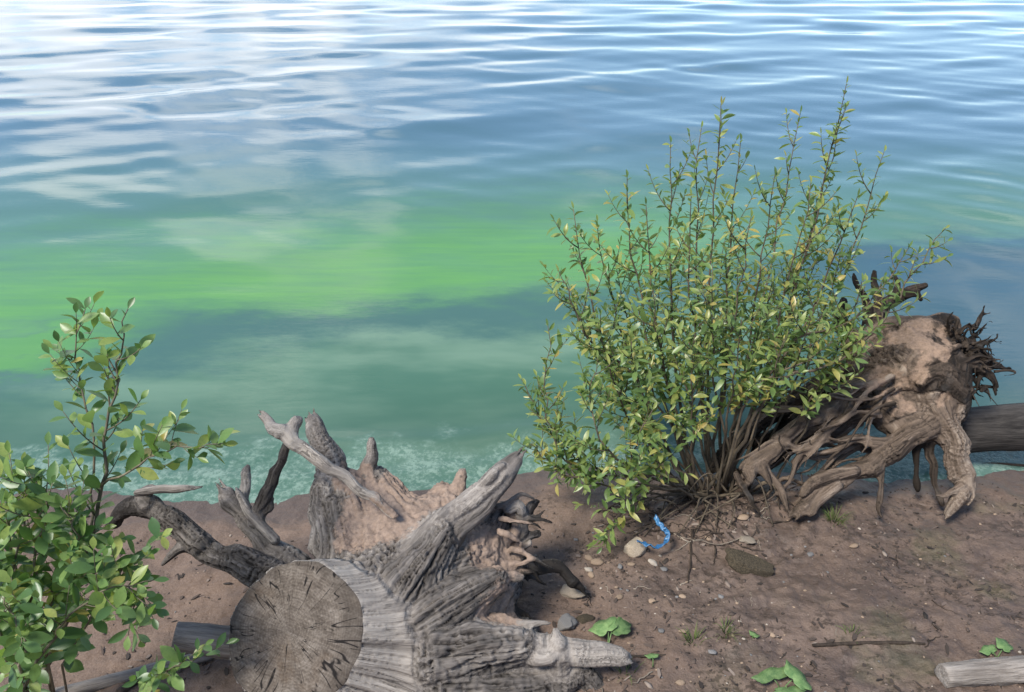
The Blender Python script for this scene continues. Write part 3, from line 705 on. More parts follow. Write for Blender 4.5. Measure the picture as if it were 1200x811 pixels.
S.shards(re_, W(266, 580, 2.73), W(252, 562, 2.74) - W(272, 590, 2.72), .028, 5, .06)
S.chain(re_, [n3(322, 632, 2.66, .022), n3(295, 600, 2.67, .018), n3(278, 572, 2.68, .009)], k=.014, jit=.003, pale=.2)
rf = S.part('root', 'short knobbly root stub standing up')
S.chain(rf, [n3(292, 610, 2.72, .026), n3(286, 585, 2.73, .020), n3(287, 562, 2.74, .019), n3(290, 548, 2.74, .012)], k=.02, jit=.006)
rg = S.part('root', 'dark slanting root running up to the broken fork')
S.chain(rg, [n3(300, 612, 2.68, .028), n3(308, 592, 2.67, .024), n3(318, 565, 2.65, .021), n3(330, 537, 2.62, .017), n3(342, 508, 2.58, .015)], k=.018, jit=.003, dark=.9)
S.chain(rg, [n3(306, 602, 2.68, .016), n3(316, 594, 2.67, .012), n3(320, 585, 2.67, .006)], k=.012, jit=.003, dark=.6)
for q in range(16):      # torn thin roots on the far rim and under the plate
    x0, y0 = rng.uniform(585, 612), rng.uniform(590, 720); L = rng.uniform(14, 46); an = R(rng.uniform(-60, 50)); d0 = rng.uniform(2.62, 2.76)
    p_ = S.part('rootlet'); S.chain(p_, [n3(x0 - 10, y0, d0, .013), n3(x0 + L * .5 * math.cos(an), y0 + L * .5 * math.sin(an) + rng.normal() * 5, d0, .009), n3(x0 + L * math.cos(an), y0 + L * math.sin(an) + rng.uniform(0, 14), d0 + .03, .0045)], k=.012, jit=.006, dark=rng.uniform(.3, 1.4), raw=True)
BOWLS = [(W(455, 605, 2.66), .16), (W(430, 632, 2.6), .12), (W(520, 580, 2.75), .13), (W(590, 640, 2.6), .13), (W(580, 715, 2.5), .12), (W(415, 560, 2.75), .08), (W(560, 570, 2.75), .10), (W(480, 575, 2.78), .12)]
def sand1(V, N):
    m = np.zeros(len(V))
    for c, r in BOWLS: m = np.maximum(m, 1 - sstep(.6 * r, 1.45 * r, np.linalg.norm(V - c, axis=1)))
    return m * (.85 + .6 * fbm(V * 11, 3)) * sstep(-.5, .15, N[:, 2] + .15)
S.build(rt, M['wood'], M['cut'], sandf=sand1)

# ---- the brown root plate by the water
rt2 = empty('uprooted_stump', G(1040, 600))
tag(rt2, 'brown uprooted tree stump at the water edge with long tangled roots', 'stump')
T = Wood(.0068)
b = T.part('root_crown', 'sand caked crown of the uprooted stump')
T.chain(b, [n3(1040, 425, 3.50, .15), n3(1072, 430, 3.44, .185), n3(1100, 455, 3.42, .15), n3(1105, 490, 3.40, .11)], k=.05, jit=.004)
T.chain(b, [n3(1010, 405, 3.60, .09), n3(1040, 400, 3.55, .10), n3(1080, 395, 3.5, .09), n3(1120, 385, 3.47, .06)], k=.05, jit=.004)
T.chain(b, [n3(1030, 470, 3.42, .09), n3(1060, 490, 3.40, .10), n3(1090, 500, 3.38, .09)], k=.05, jit=.004)
e = T.part('ragged_rim', 'dark ragged rim of torn roots')
T.chain(e, [n3(1105, 402, 3.46, .04), n3(1130, 404, 3.44, .036), n3(1148, 420, 3.44, .028), n3(1152, 440, 3.44, .016)], k=.02, jit=.008, dark=.6)
T.chain(e, [n3(1105, 420, 3.36, .03), n3(1120, 425, 3.35, .03), n3(1140, 432, 3.36, .024), n3(1160, 440, 3.37, .016), n3(1168, 452, 3.37, .010), n3(1167, 462, 3.37, .006)], k=.014, jit=.006, dark=.7)
T.chain(e, [n3(1085, 430, 3.30, .018), n3(1105, 412, 3.31, .020), n3(1125, 405, 3.33, .016)], k=.014, jit=.006, dark=.5)
T.chain(e, [n3(1078, 450, 3.28, .02), n3(1095, 438, 3.28, .026), n3(1120, 450, 3.31, .024), n3(1140, 460, 3.34, .015)], k=.02, jit=.007, dark=.4)
T.chain(e, [n3(1064, 400, 3.42, .02), n3(1066, 391, 3.42, .015), n3(1065, 385, 3.42, .008)], k=.01, jit=.003, dark=1.3)
for q in range(80):      # torn spikes all round the rim
    an = R(rng.uniform(-115, 40)); cx, cy = 1120 + rng.normal() * 12, 425 + rng.normal() * 14; l0 = rng.uniform(10, 24); l1 = rng.uniform(30, 62) * (1 - .25 * abs(math.sin(an))); d0 = 3.40 + rng.normal() * .05
    ux, uy = math.cos(an), math.sin(an); r0 = rng.uniform(.006, .013)
    T.chain(e, [n3(cx + ux * l0, cy + uy * l0, d0, r0), n3(cx + ux * (l0 + l1) * .55 + rng.normal() * 4, cy + uy * (l0 + l1) * .55 + rng.normal() * 4, d0 + rng.normal() * .02, r0 * .7), n3(min(cx + ux * l1 + rng.normal() * 4, 1176), cy + uy * l1 + rng.uniform(-2, 9), d0 + rng.normal() * .03, .0045)], k=.006, jit=.004, dark=rng.uniform(.5, 1.4))
for q in range(14):
    x0, y0 = rng.uniform(1105, 1160), rng.uniform(395, 455); dx, dy = rng.uniform(-8, 14), rng.uniform(8, 26)
    T.chain(e, [n3(x0, y0, 3.38, .012), n3(x0 + dx * .6, y0 + dy * .4, 3.36, .009), n3(x0 + dx, y0 + dy, 3.36, .0045)], k=.008, jit=.004, dark=1.)
def root2(lab, pts, k=.03, jit=.006, dark=.2, pale=0, extra=()):
    p_ = T.part('root', lab); T.chain(p_, [n3(q[0], q[1], q[2], q[3] * .88) for q in pts], k=k, jit=jit, dark=dark, pale=pale)
    for x in extra: T.chain(p_, [n3(*q) for q in x], k=.018, jit=jit * .7, dark=dark, pale=pale)
    return p_
p_ = root2('stout root standing like a leg with splintered foot', [(1092, 478, 3.36, .085), (1112, 505, 3.32, .068), (1122, 535, 3.29, .052), (1130, 560, 3.27, .046), (1124, 582, 3.25, .036), (1110, 602, 3.22, .024)], pale=.45, dark=0,
      extra=[[(1132, 560, 3.25, .02), (1138, 580, 3.24, .013), (1135, 592, 3.23, .006)], [(1126, 570, 3.24, .02), (1112, 578, 3.22, .013), (1098, 580, 3.21, .006)], [(1128, 545, 3.26, .03), (1136, 556, 3.25, .022), (1132, 572, 3.24, .014)]])
root2('long root running down to the sand from the crown', [(1095, 495, 3.34, .06), (1062, 515, 3.30, .058), (1030, 538, 3.27, .052), (1000, 556, 3.25, .046), (968, 574, 3.22, .042), (945, 592, 3.19, .034), (932, 603, 3.17, .018)], pale=.15,
      extra=[[(1000, 552, 3.22, .028), (960, 562, 3.2, .026), (940, 580, 3.18, .02)], [(980, 570, 3.2, .02), (958, 590, 3.17, .016), (948, 604, 3.15, .007)]])
root2('hanging rootlet with a curled tip', [(1022, 540, 3.25, .022), (1031, 558, 3.23, .018), (1032, 580, 3.22, .015), (1029, 594, 3.21, .013), (1034, 607, 3.20, .006)], dark=.4)
root2('upper long root sweeping left with split end', [(1035, 440, 3.46, .06), (1000, 455, 3.40, .045), (974, 478, 3.36, .040), (930, 504, 3.32, .040), (900, 530, 3.28, .038), (876, 550, 3.25, .030), (878, 566, 3.23, .018)], pale=.25,
      extra=[[(905, 528, 3.26, .022), (885, 536, 3.25, .02), (868, 548, 3.24, .012)], [(890, 545, 3.24, .02), (900, 560, 3.22, .014), (905, 575, 3.2, .006)]])
root2('dark root low behind the others', [(1050, 470, 3.40, .06), (1010, 485, 3.37, .042), (975, 500, 3.36, .038), (935, 512, 3.34, .034), (905, 535, 3.32, .026)], dark=.7)
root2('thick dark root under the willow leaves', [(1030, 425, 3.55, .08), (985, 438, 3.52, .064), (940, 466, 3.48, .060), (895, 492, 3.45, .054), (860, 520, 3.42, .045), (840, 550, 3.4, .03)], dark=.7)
root2('grey root bowed between two darker roots', [(1012, 448, 3.38, .03), (985, 470, 3.35, .026), (955, 488, 3.33, .026), (920, 508, 3.30, .024), (895, 540, 3.27, .018)], dark=0, pale=.3)
root2('thin straight root crossing the gap', [(1040, 520, 3.30, .022), (1000, 520, 3.29, .018), (965, 530, 3.28, .016), (930, 540, 3.27, .010)], dark=.2)
root2('short root propped on the sand', [(890, 540, 3.27, .028), (905, 560, 3.24, .022), (918, 588, 3.2, .014), (922, 597, 3.18, .006)], dark=.5)
root2('thin root reaching down to the sand', [(862, 556, 3.25, .018), (872, 575, 3.22, .015), (884, 592, 3.19, .011), (890, 604, 3.17, .005)], dark=.4)
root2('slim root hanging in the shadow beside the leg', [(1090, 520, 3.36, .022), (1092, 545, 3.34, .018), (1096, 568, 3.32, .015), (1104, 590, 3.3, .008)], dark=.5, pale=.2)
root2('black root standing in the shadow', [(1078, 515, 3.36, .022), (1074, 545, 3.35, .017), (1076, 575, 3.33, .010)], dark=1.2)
root2('broken roots sticking up behind the crown', [(1020, 395, 3.66, .06), (1030, 365, 3.72, .045), (1050, 348, 3.74, .034), (1085, 334, 3.76, .010)], dark=.9,
      extra=[[(1018, 380, 3.7, .035), (1012, 350, 3.72, .02), (1000, 322, 3.74, .008)], [(1030, 365, 3.72, .03), (1028, 340, 3.73, .02), (1025, 318, 3.74, .008)], [(1045, 350, 3.74, .02), (1052, 332, 3.74, .013), (1046, 320, 3.74, .006)], [(1060, 345, 3.74, .02), (1075, 345, 3.74, .014), (1080, 352, 3.74, .006)], [(1000, 400, 3.68, .05), (985, 375, 3.7, .03), (990, 350, 3.72, .012)]])
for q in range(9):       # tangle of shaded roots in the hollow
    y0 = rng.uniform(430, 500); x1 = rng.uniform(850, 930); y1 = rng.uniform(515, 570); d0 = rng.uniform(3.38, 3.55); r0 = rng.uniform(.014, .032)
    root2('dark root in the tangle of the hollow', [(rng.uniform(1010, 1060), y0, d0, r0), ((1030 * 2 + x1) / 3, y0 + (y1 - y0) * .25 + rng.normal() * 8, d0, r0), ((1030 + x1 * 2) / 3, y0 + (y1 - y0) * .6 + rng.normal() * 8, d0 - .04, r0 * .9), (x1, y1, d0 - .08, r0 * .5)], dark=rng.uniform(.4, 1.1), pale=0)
for q in range(36):      # thin roots fanning out to the left and down
    x0, y0 = rng.uniform(985, 1060), rng.uniform(440, 520); an = R(rng.uniform(120, 175)); L = rng.uniform(60, 175); d0 = rng.uniform(3.24, 3.42); r0 = rng.uniform(.007, .014)
    root2('thin wiry root in the fan of roots', [(x0, y0, d0 + .06, r0 * 1.3), (x0 + L * .35 * math.cos(an), y0 + L * .25 * math.sin(an) + rng.normal() * 6, d0, r0), (x0 + L * .7 * math.cos(an), y0 + L * .62 * math.sin(an) + rng.normal() * 6, d0 - .03, r0 * .8), (x0 + L * math.cos(an), min(y0 + L * math.sin(an), 590), d0 - .06, .0045)], k=.014, jit=.007, dark=rng.uniform(-.2, .8), pale=rng.uniform(0, .6))
BOWL2 = [(W(1060, 420, 3.28), .20), (W(1045, 460, 3.30), .16), (W(1085, 398, 3.38), .15), (W(1030, 400, 3.45), .12), (W(1110, 470, 3.28), .06), (W(1100, 415, 3.30), .06)]
def sand2(V, N):
    m = np.zeros(len(V))
    for c, r in BOWL2: m = np.maximum(m, 1 - sstep(.5 * r, 1.2 * r, np.linalg.norm(V - c, axis=1)))
    return m * (.58 + 1.1 * fbm(V * 9, 4)) 
T.build(rt2, M['wood2'], sandf=sand2)
for q in range(34):      # fine torn rootlets on the rim and along the roots
    if q < 22: x0, y0, d0 = rng.uniform(1085, 1165), rng.uniform(400, 465), 3.33
    else: x0, y0, d0 = rng.uniform(880, 1040), rng.uniform(500, 560), 3.24
    dx, dy = rng.uniform(-12, 14), rng.uniform(10, 34)
    P = catmull([W(x0, y0, d0 + .06), W(x0 + dx * .3 + rng.normal() * 3, y0 + dy * .35, d0), W(x0 + dx, y0 + dy, d0 + rng.uniform(-.03, .03))], 5)
    V_, F_ = tube(P, np.linspace(.004, .0012, len(P)), 5); o = MB().add([v - np.array(rt2.location) for v in V_], F_).build('rootlet', M['twig'], rt2)

# ------------------------------------------------------------------ foliage
def leaf_mesh(name, L, Wd, fold, curl, m, obov=.5, n=5, cx=0.0):
    V = []; F = []
    for i in range(n + 1):
        t = i / n; w = Wd * .5 * (math.sin(math.pi * t ** (math.log(.5) / math.log(obov))) ** .85 if 0 < t < 1 else .04)
        z = -curl * L * t * t; x = cx * L * t * t
        V += [(x - w, L * t, z + fold * w), (x, L * t, z), (x + w, L * t, z + fold * w)]
    for i in range(n):
        a = 3 * i; F += [(a, a + 1, a + 4, a + 3), (a + 1, a + 2, a + 5, a + 4)]
    me = mesh(name, np.array(V), F); me.materials.append(m); return me
def frame(d, up):
    y = np.array(d, float); y /= np.linalg.norm(y) + 1e-9; z = np.array(up, float); z -= y * z.dot(y); z /= np.linalg.norm(z) + 1e-9
    return np.stack([np.cross(y, z), y, z], 1)
def bezier(a, b, c, n):
    t = np.linspace(0, 1, n)[:, None]; return (1 - t) ** 2 * a + 2 * t * (1 - t) * b + t * t * c
class Foliage:
    def __init__(s): s.L = []
    def along(s, P, t0, step, size, spread=.9, jit=.5, up=.5):
        Ls = np.concatenate([[0], np.cumsum(np.linalg.norm(np.diff(P, axis=0), axis=1))]); tot = Ls[-1]; x = tot * t0; ph = rng.random() * 6.28
        while x < tot:
            p = np.array([np.interp(x, Ls, P[:, k]) for k in range(3)]); q = np.array([np.interp(min(x + .02, tot), Ls, P[:, k]) for k in range(3)]); pr = np.array([np.interp(max(x - .02, 0), Ls, P[:, k]) for k in range(3)])
            t = q - pr; t /= np.linalg.norm(t) + 1e-9; ph += 2.4 + rng.normal() * .3
            a = np.cross(t, [.3, .2, .9]); a /= np.linalg.norm(a); b = np.cross(t, a); o = math.cos(ph) * a + math.sin(ph) * b
            d = t * (1 - spread * .5) + o * spread + rng.normal(size=3) * jit * .35; d[2] += rng.uniform(-.25, .25)
            nrm = np.array([0, -.25, 1.0]) * up + t * .5 + rng.normal(size=3) * jit * .6
            sz = size * rng.uniform(.45, 1.25) * (1 - .25 * (x / tot) ** 3)
            s.L.append((p, frame(d, nrm), sz)); x += step * rng.uniform(.7, 1.35)
        d = P[-1] - P[-2]; s.L.append((P[-1], frame(d, [.3, -.6, 1]), size * .55))
    def build(s, root, meshes, mat, name='leaf', limit=300):
        c0 = np.array(root.location); idx = list(range(len(s.L)))
        vis = sorted(idx, key=lambda i: (np.linalg.norm(s.L[i][0] - CAM) / s.L[i][2]))
        single = vis[:limit]; rest = vis[limit:]
        for i in single:
            p, B, sz = s.L[i]; me = random.choice(meshes); o = bpy.data.objects.new(name, me); col.objects.link(o); o.parent = root
            m4 = np.eye(4); m4[:3, :3] = B * sz; m4[:3, 3] = p - c0; o.matrix_local = Matrix(m4.tolist())
        if rest:
            mv = [np.array([v.co[:] for v in me.vertices]) for me in meshes]; mf = [np.array([list(p.vertices) for p in me.polygons]) for me in meshes]
            V = []; F = []; off = 0
            for i in rest:
                p, B, sz = s.L[i]; k = random.randrange(len(meshes)); V.append(mv[k] @ (B * sz).T + p - c0); F.append(mf[k] + off); off += len(mv[k])
            o = link('foliage', mesh('foliage', np.concatenate(V), np.concatenate(F)), mat, root); o['kind'] = 'stuff'
        print('leaves', len(s.L))

# ---- the willow bush on the bank
wl = empty('willow_bush', G(835, 585)); tag(wl, 'leafy young willow bush with many upright shoots growing from the bank beside the brown stump', 'bush')
Fo = Foliage()
def stem(name_root, matb, base, mid, tip, r0, n=14, P=None, shoots=9, sl=(.12, .34), t0=.28, leaf=.058, step=.024, fo=None, up_bias=.55, lt=.35):
    mb = MB()
    if P is None: P = bezier(base, mid, tip, n)
    P = np.array(P); P[1:-1] += rng.normal(size=P[1:-1].shape) * .006
    V_, F_ = tube(P, np.linspace(r0, .0016, len(P)) , 6); c0 = np.array(name_root.location); mb.add([v - c0 for v in V_], F_)
    fo.along(P, lt, step, leaf)
    n_ = len(P)
    for k in range(shoots):
        t = t0 + (.93 - t0) * (k + rng.random()) / shoots; i = min(int(t * (n_ - 1)), n_ - 2); a = P[i] + (P[i + 1] - P[i]) * (t * (n_ - 1) - i); d = P[i + 1] - P[i]; d /= np.linalg.norm(d)
        o = rng.normal(size=3); o -= d * o.dot(d); o /= np.linalg.norm(o); L = rng.uniform(*sl) * (1.15 - .6 * t)
        e = a + L * (d * .75 + o * .62 + np.array([0, 0, .3 * up_bias])) ; m = a + L * .5 * (d * .6 + o * .75)
        Q = bezier(a, m, e, 6); V_, F_ = tube(Q, np.linspace(max(.0014, r0 * .32), .0011, 6), 4); mb.add([v - c0 for v in V_], F_)
        fo.along(Q, .12, step * .9, leaf * .95)
    return mb.build('stem', matb, name_root)
TIPS = [(992, 98, 3.25), (982, 150, 3.35), (845, 122, 3.2), (868, 165, 3.3), (938, 132, 3.45), (1036, 178, 3.5), (908, 205, 3.15), (786, 168, 3.3), (822, 150, 3.45), (735, 208, 3.25), (700, 260, 3.4), (672, 245, 3.15),
        (757, 240, 3.05), (880, 255, 3.0), (950, 215, 3.1), (1005, 230, 3.15), (965, 260, 3.55), (810, 230, 3.0), (850, 280, 3.6), (780, 290, 3.6), (720, 300, 3.5), (985, 300, 3.3), (930, 310, 3.65), (665, 330, 3.3), (835, 310, 2.95), (905, 330, 2.98), (765, 340, 2.98), (1010, 330, 3.0), (960, 350, 2.95), (700, 370, 3.0), (870, 370, 2.92), (815, 390, 2.9), (920, 395, 2.95), (740, 400, 2.95), (1000, 385, 3.05)]
for i, (tx, ty, td) in enumerate(TIPS):
    bx = 838 + (tx - 838) * .10 + rng.normal() * 14; bd = 3.36 + rng.normal() * .04; base = W(bx, 566 + rng.normal() * 6, bd)
    tip = W(tx, ty, td); mid = base + (tip - base) * .5; mid[0] = base[0] + (tip[0] - base[0]) * .78; mid[1] = base[1] + (tip[1] - base[1]) * .75; mid[2] = base[2] + (tip[2] - base[2]) * .36
    base[2] = gz(base[0], base[1]) - .02
    tall = ty < 260
    stem(wl, M['bark'], base, mid, tip, .0095 if tall else .0075, 15, shoots=11 if tall else (13 if tx < 830 else 9), sl=(.10, .30), t0=.34 if tall else (.34 if tx < 830 else .52), leaf=.064, step=.0165, fo=Fo, lt=.38 if tx < 830 or tall else .55)
PATHS = [([(815, 570, 3.33), (775, 520, 3.25), (745, 440, 3.2), (690, 400, 3.15), (668, 350, 3.12), (655, 318, 3.1)], .009, 10),
         ([(812, 575, 3.3), (760, 555, 3.2), (700, 560, 3.1), (655, 530, 3.05), (640, 470, 3.05), (642, 382, 3.05)], .007, 14),
         ([(810, 578, 3.3), (745, 570, 3.18), (690, 545, 3.1), (640, 500, 3.1), (616, 452, 3.1)], .006, 12),
         ([(815, 575, 3.28), (760, 560, 3.1), (715, 530, 3.0), (690, 470, 3.0), (700, 420, 3.0)], .007, 12),
         ([(820, 580, 3.24), (770, 570, 3.08), (735, 560, 2.98), (745, 520, 2.95), (765, 480, 2.95)], .006, 10),
         ([(800, 590, 3.2), (760, 585, 3.1), (735, 600, 3.0), (718, 620, 2.98), (705, 632, 2.97)], .004, 5),
         ([(812, 575, 3.25), (780, 560, 3.1), (770, 540, 3.0), (772, 560, 2.95)], .004, 6),
         ([(790, 585, 3.25), (720, 570, 3.12), (670, 560, 3.05), (640, 540, 3.05), (622, 520, 3.05)], .005, 9),
         ([(850, 560, 3.32), (878, 500, 3.18), (915, 445, 3.08), (985, 420, 3.05), (1035, 375, 3.1), (1070, 320, 3.15), (1108, 268, 3.2)], .010, 9),
         ([(850, 560, 3.32), (885, 470, 3.15), (935, 400, 3.1), (990, 380, 3.15), (1040, 330, 3.2), (1065, 290, 3.2)], .008, 9),
         ([(845, 565, 3.3), (870, 480, 3.1), (905, 440, 3.05), (960, 420, 3.05), (1010, 400, 3.1)], .007, 8)]
for pts, r0, ns in PATHS:
    P = catmull([W(*q) for q in pts], 4); P[0][2] = gz(P[0][0], P[0][1]) - .01
    low = pts[-1][0] < 790
    stem(wl, M['bark'], None, None, None, r0, P=P, shoots=ns, sl=(.10, .24), t0=.30 if low else .45, leaf=.064, step=.0165, fo=Fo, lt=.45)
wmesh = [leaf_mesh('willow_leaf', 1, .34, .35, .15, M['wleaf'], .52, 5, .06), leaf_mesh('willow_leaf', 1, .28, .2, -.05, M['wleaf'], .48, 5, -.08), leaf_mesh('willow_leaf', 1, .40, .5, .3, M['wleaf'], .56, 5, 0), leaf_mesh('willow_leaf', 1, .31, .1, .4, M['wleaf'], .5, 5, .1)]
Fo.build(wl, wmesh, M['wleaf'])
for q in range(22):     # creeping and dead lower stems round its foot
    x0, y0 = 838 + rng.normal() * 22, 572 + rng.normal() * 6; a = W(x0, y0, 3.3); a[2] = gz(a[0], a[1]) + .02
    g1 = G(x0 + rng.uniform(-110, 50), rng.uniform(590, 632)); m = (a + g1) / 2 + np.array([rng.normal() * .05, rng.normal() * .04, rng.uniform(.02, .12)]); g1[2] += .004
    P = catmull([a, m, g1], 6); V_, F_ = tube(P, np.linspace(rng.uniform(.004, .009), .002, len(P)), 6); MB().add([v - np.array(wl.location) for v in V_], F_).build('dead_stem', M['bark'], wl)

# ---- the broad-leaved shrub at the left
sh_ = empty('broad_leaved_shrub', G(40, 805)); tag(sh_, 'green shrub with broad oval leaves and one tall shoot beside the sawn stump', 'shrub')
Fs = Foliage()
SP = [([(42, 815, 2.36), (72, 745, 2.28), (100, 660, 2.2), (118, 570, 2.15), (126, 500, 2.12), (138, 430, 2.1), (150, 362, 2.1)], .009, 9, .42),
      ([(100, 650, 2.2), (112, 560, 2.22), (100, 480, 2.2), (88, 420, 2.2), (100, 362, 2.2)], .005, 6, .5),
      ([(118, 570, 2.15), (160, 545, 2.1), (205, 525, 2.1), (262, 520, 2.12)], .004, 5, .2),
      ([(90, 690, 2.22), (130, 660, 2.1), (160, 690, 2.05), (150, 745, 2.02)], .004, 5, .3),
      ([(35, 815, 2.3), (20, 740, 2.15), (15, 660, 2.05), (10, 590, 2.0), (5, 545, 2.0)], .006, 7, .3),
      ([(35, 815, 2.3), (40, 720, 2.12), (45, 640, 2.02), (55, 580, 1.98), (40, 555, 1.98)], .006, 8, .3),
      ([(50, 800, 2.3), (75, 700, 2.12), (90, 630, 2.0), (70, 590, 1.98)], .005, 7, .25),
      ([(30, 815, 2.25), (55, 760, 2.05), (85, 720, 1.98), (125, 690, 1.95), (180, 680, 1.97)], .005, 6, .3),
      ([(20, 815, 2.2), (30, 770, 2.05), (20, 730, 1.98), (5, 700, 1.95)], .005, 6, .2),
      ([(15, 820, 2.2), (5, 760, 2.05), (-20, 690, 2.0), (-35, 620, 2.0)], .005, 6, .2),
      ([(45, 800, 2.3), (60, 700, 2.1), (85, 640, 2.05), (120, 620, 2.05)], .005, 6, .3),
      ([(25, 815, 2.25), (10, 700, 2.08), (30, 620, 2.0), (25, 570, 2.0)], .005, 6, .3),
      ([(60, 790, 2.28), (100, 740, 2.1), (125, 690, 2.05), (150, 660, 2.05)], .004, 4, .35),
      ([(170, 815, 2.3), (185, 795, 2.2), (205, 780, 2.15), (225, 775, 2.15)], .003, 3, .2)]
for pts, r0, ns, lt in SP:
    P = catmull([W(*q) for q in pts], 4)
    if pts[0][1] > 780: P[0][2] = gz(P[0][0], P[0][1]) - .02
    stem(sh_, M['gbark'], None, None, None, r0, P=P, shoots=ns + 3, sl=(.08, .19), t0=max(lt, .25), leaf=.070, step=.022, fo=Fs, lt=lt)
smesh = [leaf_mesh('shrub_leaf', 1, .46, .30, .10, M['sleaf'], .55, 6, .04), leaf_mesh('shrub_leaf', 1, .50, .15, .22, M['sleaf'], .58, 6, -.04), leaf_mesh('shrub_leaf', 1, .40, .4, -.04, M['sleaf'], .55, 6, .08)]
Fs.build(sh_, smesh, M['sleaf'])

# ------------------------------------------------------------------ logs and sticks
def log_obj(name, pts, m, label, cat, ns=18, seed=0, bumpy=.05, group=None):
    P = catmull([p[:3] for p in pts], 8); r = np.interp(np.linspace(0, len(pts) - 1, len(P)), np.arange(len(pts)), [p[3] for p in pts])
    # closing rings for slightly rounded, rough-broken ends
    d0 = (P[0] - P[1]) / np.linalg.norm(P[0] - P[1]); d1 = (P[-1] - P[-2]) / np.linalg.norm(P[-1] - P[-2])
    P = np.vstack([P[0] + d0 * r[0] * .06, P, P[-1] + d1 * r[-1] * .06]); r = np.concatenate([[r[0] * .86], r, [r[-1] * .86]])
    V_, F_ = tube(P, r, ns); V_ = np.array(V_); Pc = np.repeat(P, ns, 0); n = V_ - Pc; rr = np.linalg.norm(n, axis=1); n /= rr[:, None] + 1e-9
    al = np.repeat(np.arange(len(P)) * .12, ns)
    V_ = V_ + n * (rr * bumpy * (1.6 * fbm(np.stack([n[:, 0] * 2.4 + seed, n[:, 2] * 2.4, al * 1.6 + n[:, 1] * 2], 1), 3)))[:, None]
    # object axes: x along the log, so the grain follows it
    x = P[-1] - P[0]; x /= np.linalg.norm(x); z = np.array([0, 0, 1.0]); z -= x * z.dot(x); z /= np.linalg.norm(z); y = np.cross(z, x); B = np.stack([x, y, z], 1); c = P.mean(0)
    o = link(name, mesh(name, (V_ - c) @ B, F_), m); mw = np.eye(4); mw[:3, :3] = B; mw[:3, 3] = c; o.matrix_world = Matrix(mw.tolist())
    return tag(o, label, cat, group)
def gp(px, py, r): p = G(px, py); return (p[0], p[1], p[2] + r * .75, r)
log_obj('grey_log', [(*W(1120, 506, 3.62), .108), (*W(1160, 502, 3.60), .112), (*W(1260, 498, 3.52), .115), (*W(1420, 495, 3.45), .14)], M['grey'], 'thick grey log lying half in the water behind the brown stump', 'log', 22, 3)
log_obj('short_log', [(*W(205, 746, 2.42), .047), (*W(230, 748, 2.44), .049), (*W(258, 752, 2.47), .052), (*W(300, 758, 2.52), .055)], M['pale'], 'short sawn grey branch poking out beside the sawn face of the stump', 'branch', 18, 5, .04)
def on_ground(path, r, lift=.6):
    out = []
    for i, (px, py) in enumerate(path):
        p = G(px, py); out.append([p[0], p[1], p[2] + r[i] * lift, r[i]])
    return out
log_obj('pale_stick', on_ground([(60, 818), (110, 806), (160, 793), (205, 780), (250, 770)], [.021, .022, .022, .020, .018]), M['pale'], 'long pale bleached stick lying on the sand below the short branch', 'stick', 10, 7, .05)
log_obj('dark_stick', on_ground([(140, 815), (165, 797), (195, 779), (220, 768)], [.014, .013, .012, .009], .9), M['twig'], 'dark crooked stick crossing the pale bleached stick', 'stick', 8, 9, .08)
log_obj('pale_plank_log', on_ground([(1102, 797), (1150, 793), (1200, 790), (1260, 786)], [.036, .040, .042, .042]), M['pale'], 'pale weathered log end lying on the dark soil near a small green plant', 'log', 26, 11, .16)
log_obj('brown_stick', on_ground([(952, 757), (1000, 755), (1050, 754), (1084, 755)], [.006, .007, .006, .004]), M['twig'], 'straight brown stick lying flat on the bare soil above the pale log', 'stick', 7, 13, .08)
log_obj('water_stick', on_ground([(1130, 548), (1165, 545), (1215, 548)], [.008, .007, .006], 1.2), M['twig'], 'thin stick lying below the thick grey log at the waterline', 'stick', 7, 15, .08)
log_obj('thin_stick', on_ground([(720, 770), (760, 770), (808, 766)], [.0045, .005, .003], 1), M['twig'], 'thin dark stick lying beyond the tip of the smooth pale root', 'stick', 6, 17, .08)
# ------------------------------------------------------------------ stones, litter
def rock_mesh(name, seed, sub=3, amp=.25, flat=.6, m=None, facets=0):
    bm = bmesh.new(); bmesh.ops.create_icosphere(bm, subdivisions=sub, radius=1); v = np.array([q.co[:] for q in bm.verts])
    d = 1 + amp * fbm(v * 1.1 + seed * 7.7, 3) * 1.6; v = v * d[:, None]
    rr_ = np.random.default_rng(seed)
    for q in range(facets):
        n_ = rr_.normal(size=3); n_ /= np.linalg.norm(n_); h_ = rr_.uniform(.45, .8); e_ = np.maximum(v @ n_ - h_, 0); v = v - .92 * e_[:, None] * n_
    v[:, 2] *= flat
    v = np.sign(v) * np.abs(v) ** .92
    for q, c in zip(bm.verts, v): q.co = c
    me = bpy.data.meshes.new(name); bm.to_mesh(me); bm.free(); me.polygons.foreach_set('use_smooth', np.ones(len(me.polygons), bool)); me.materials.append(m); return me
def place_rock(name, me, px, py, r, sx=1, label=None, cat='stone', group=None, sink=.25):
    p = G(px, py); o = bpy.data.objects.new(name, me); col.objects.link(o); o.scale = (r * sx, r, r); o.rotation_euler = (rng.normal() * .12, rng.normal() * .12, rng.uniform(-.5, .5))
    o.location = (p[0], p[1], p[2] + r * (.6 - sink) * .8); return tag(o, label, cat, group)
place_rock('buff_rock', rock_mesh('buff_rock', 2, 4, .35, .8, M['wrock'], 12), 746, 646, .052, 1.1, 'pale buff angular rock beside the blue plastic strip', 'rock')
place_rock('brown_stone', rock_mesh('brown_stone', 3, 4, .45, .75, M['rock'], 7), 878, 664, .058, 1.55, 'large dark mossy brown stone half buried in the sand', 'stone')
place_rock('grey_stone', rock_mesh('grey_stone', 4, 4, .4, .8, M['grp'], 10), 661, 734, .038, 1.0, 'grey angular stone above the smooth pale root', 'stone')
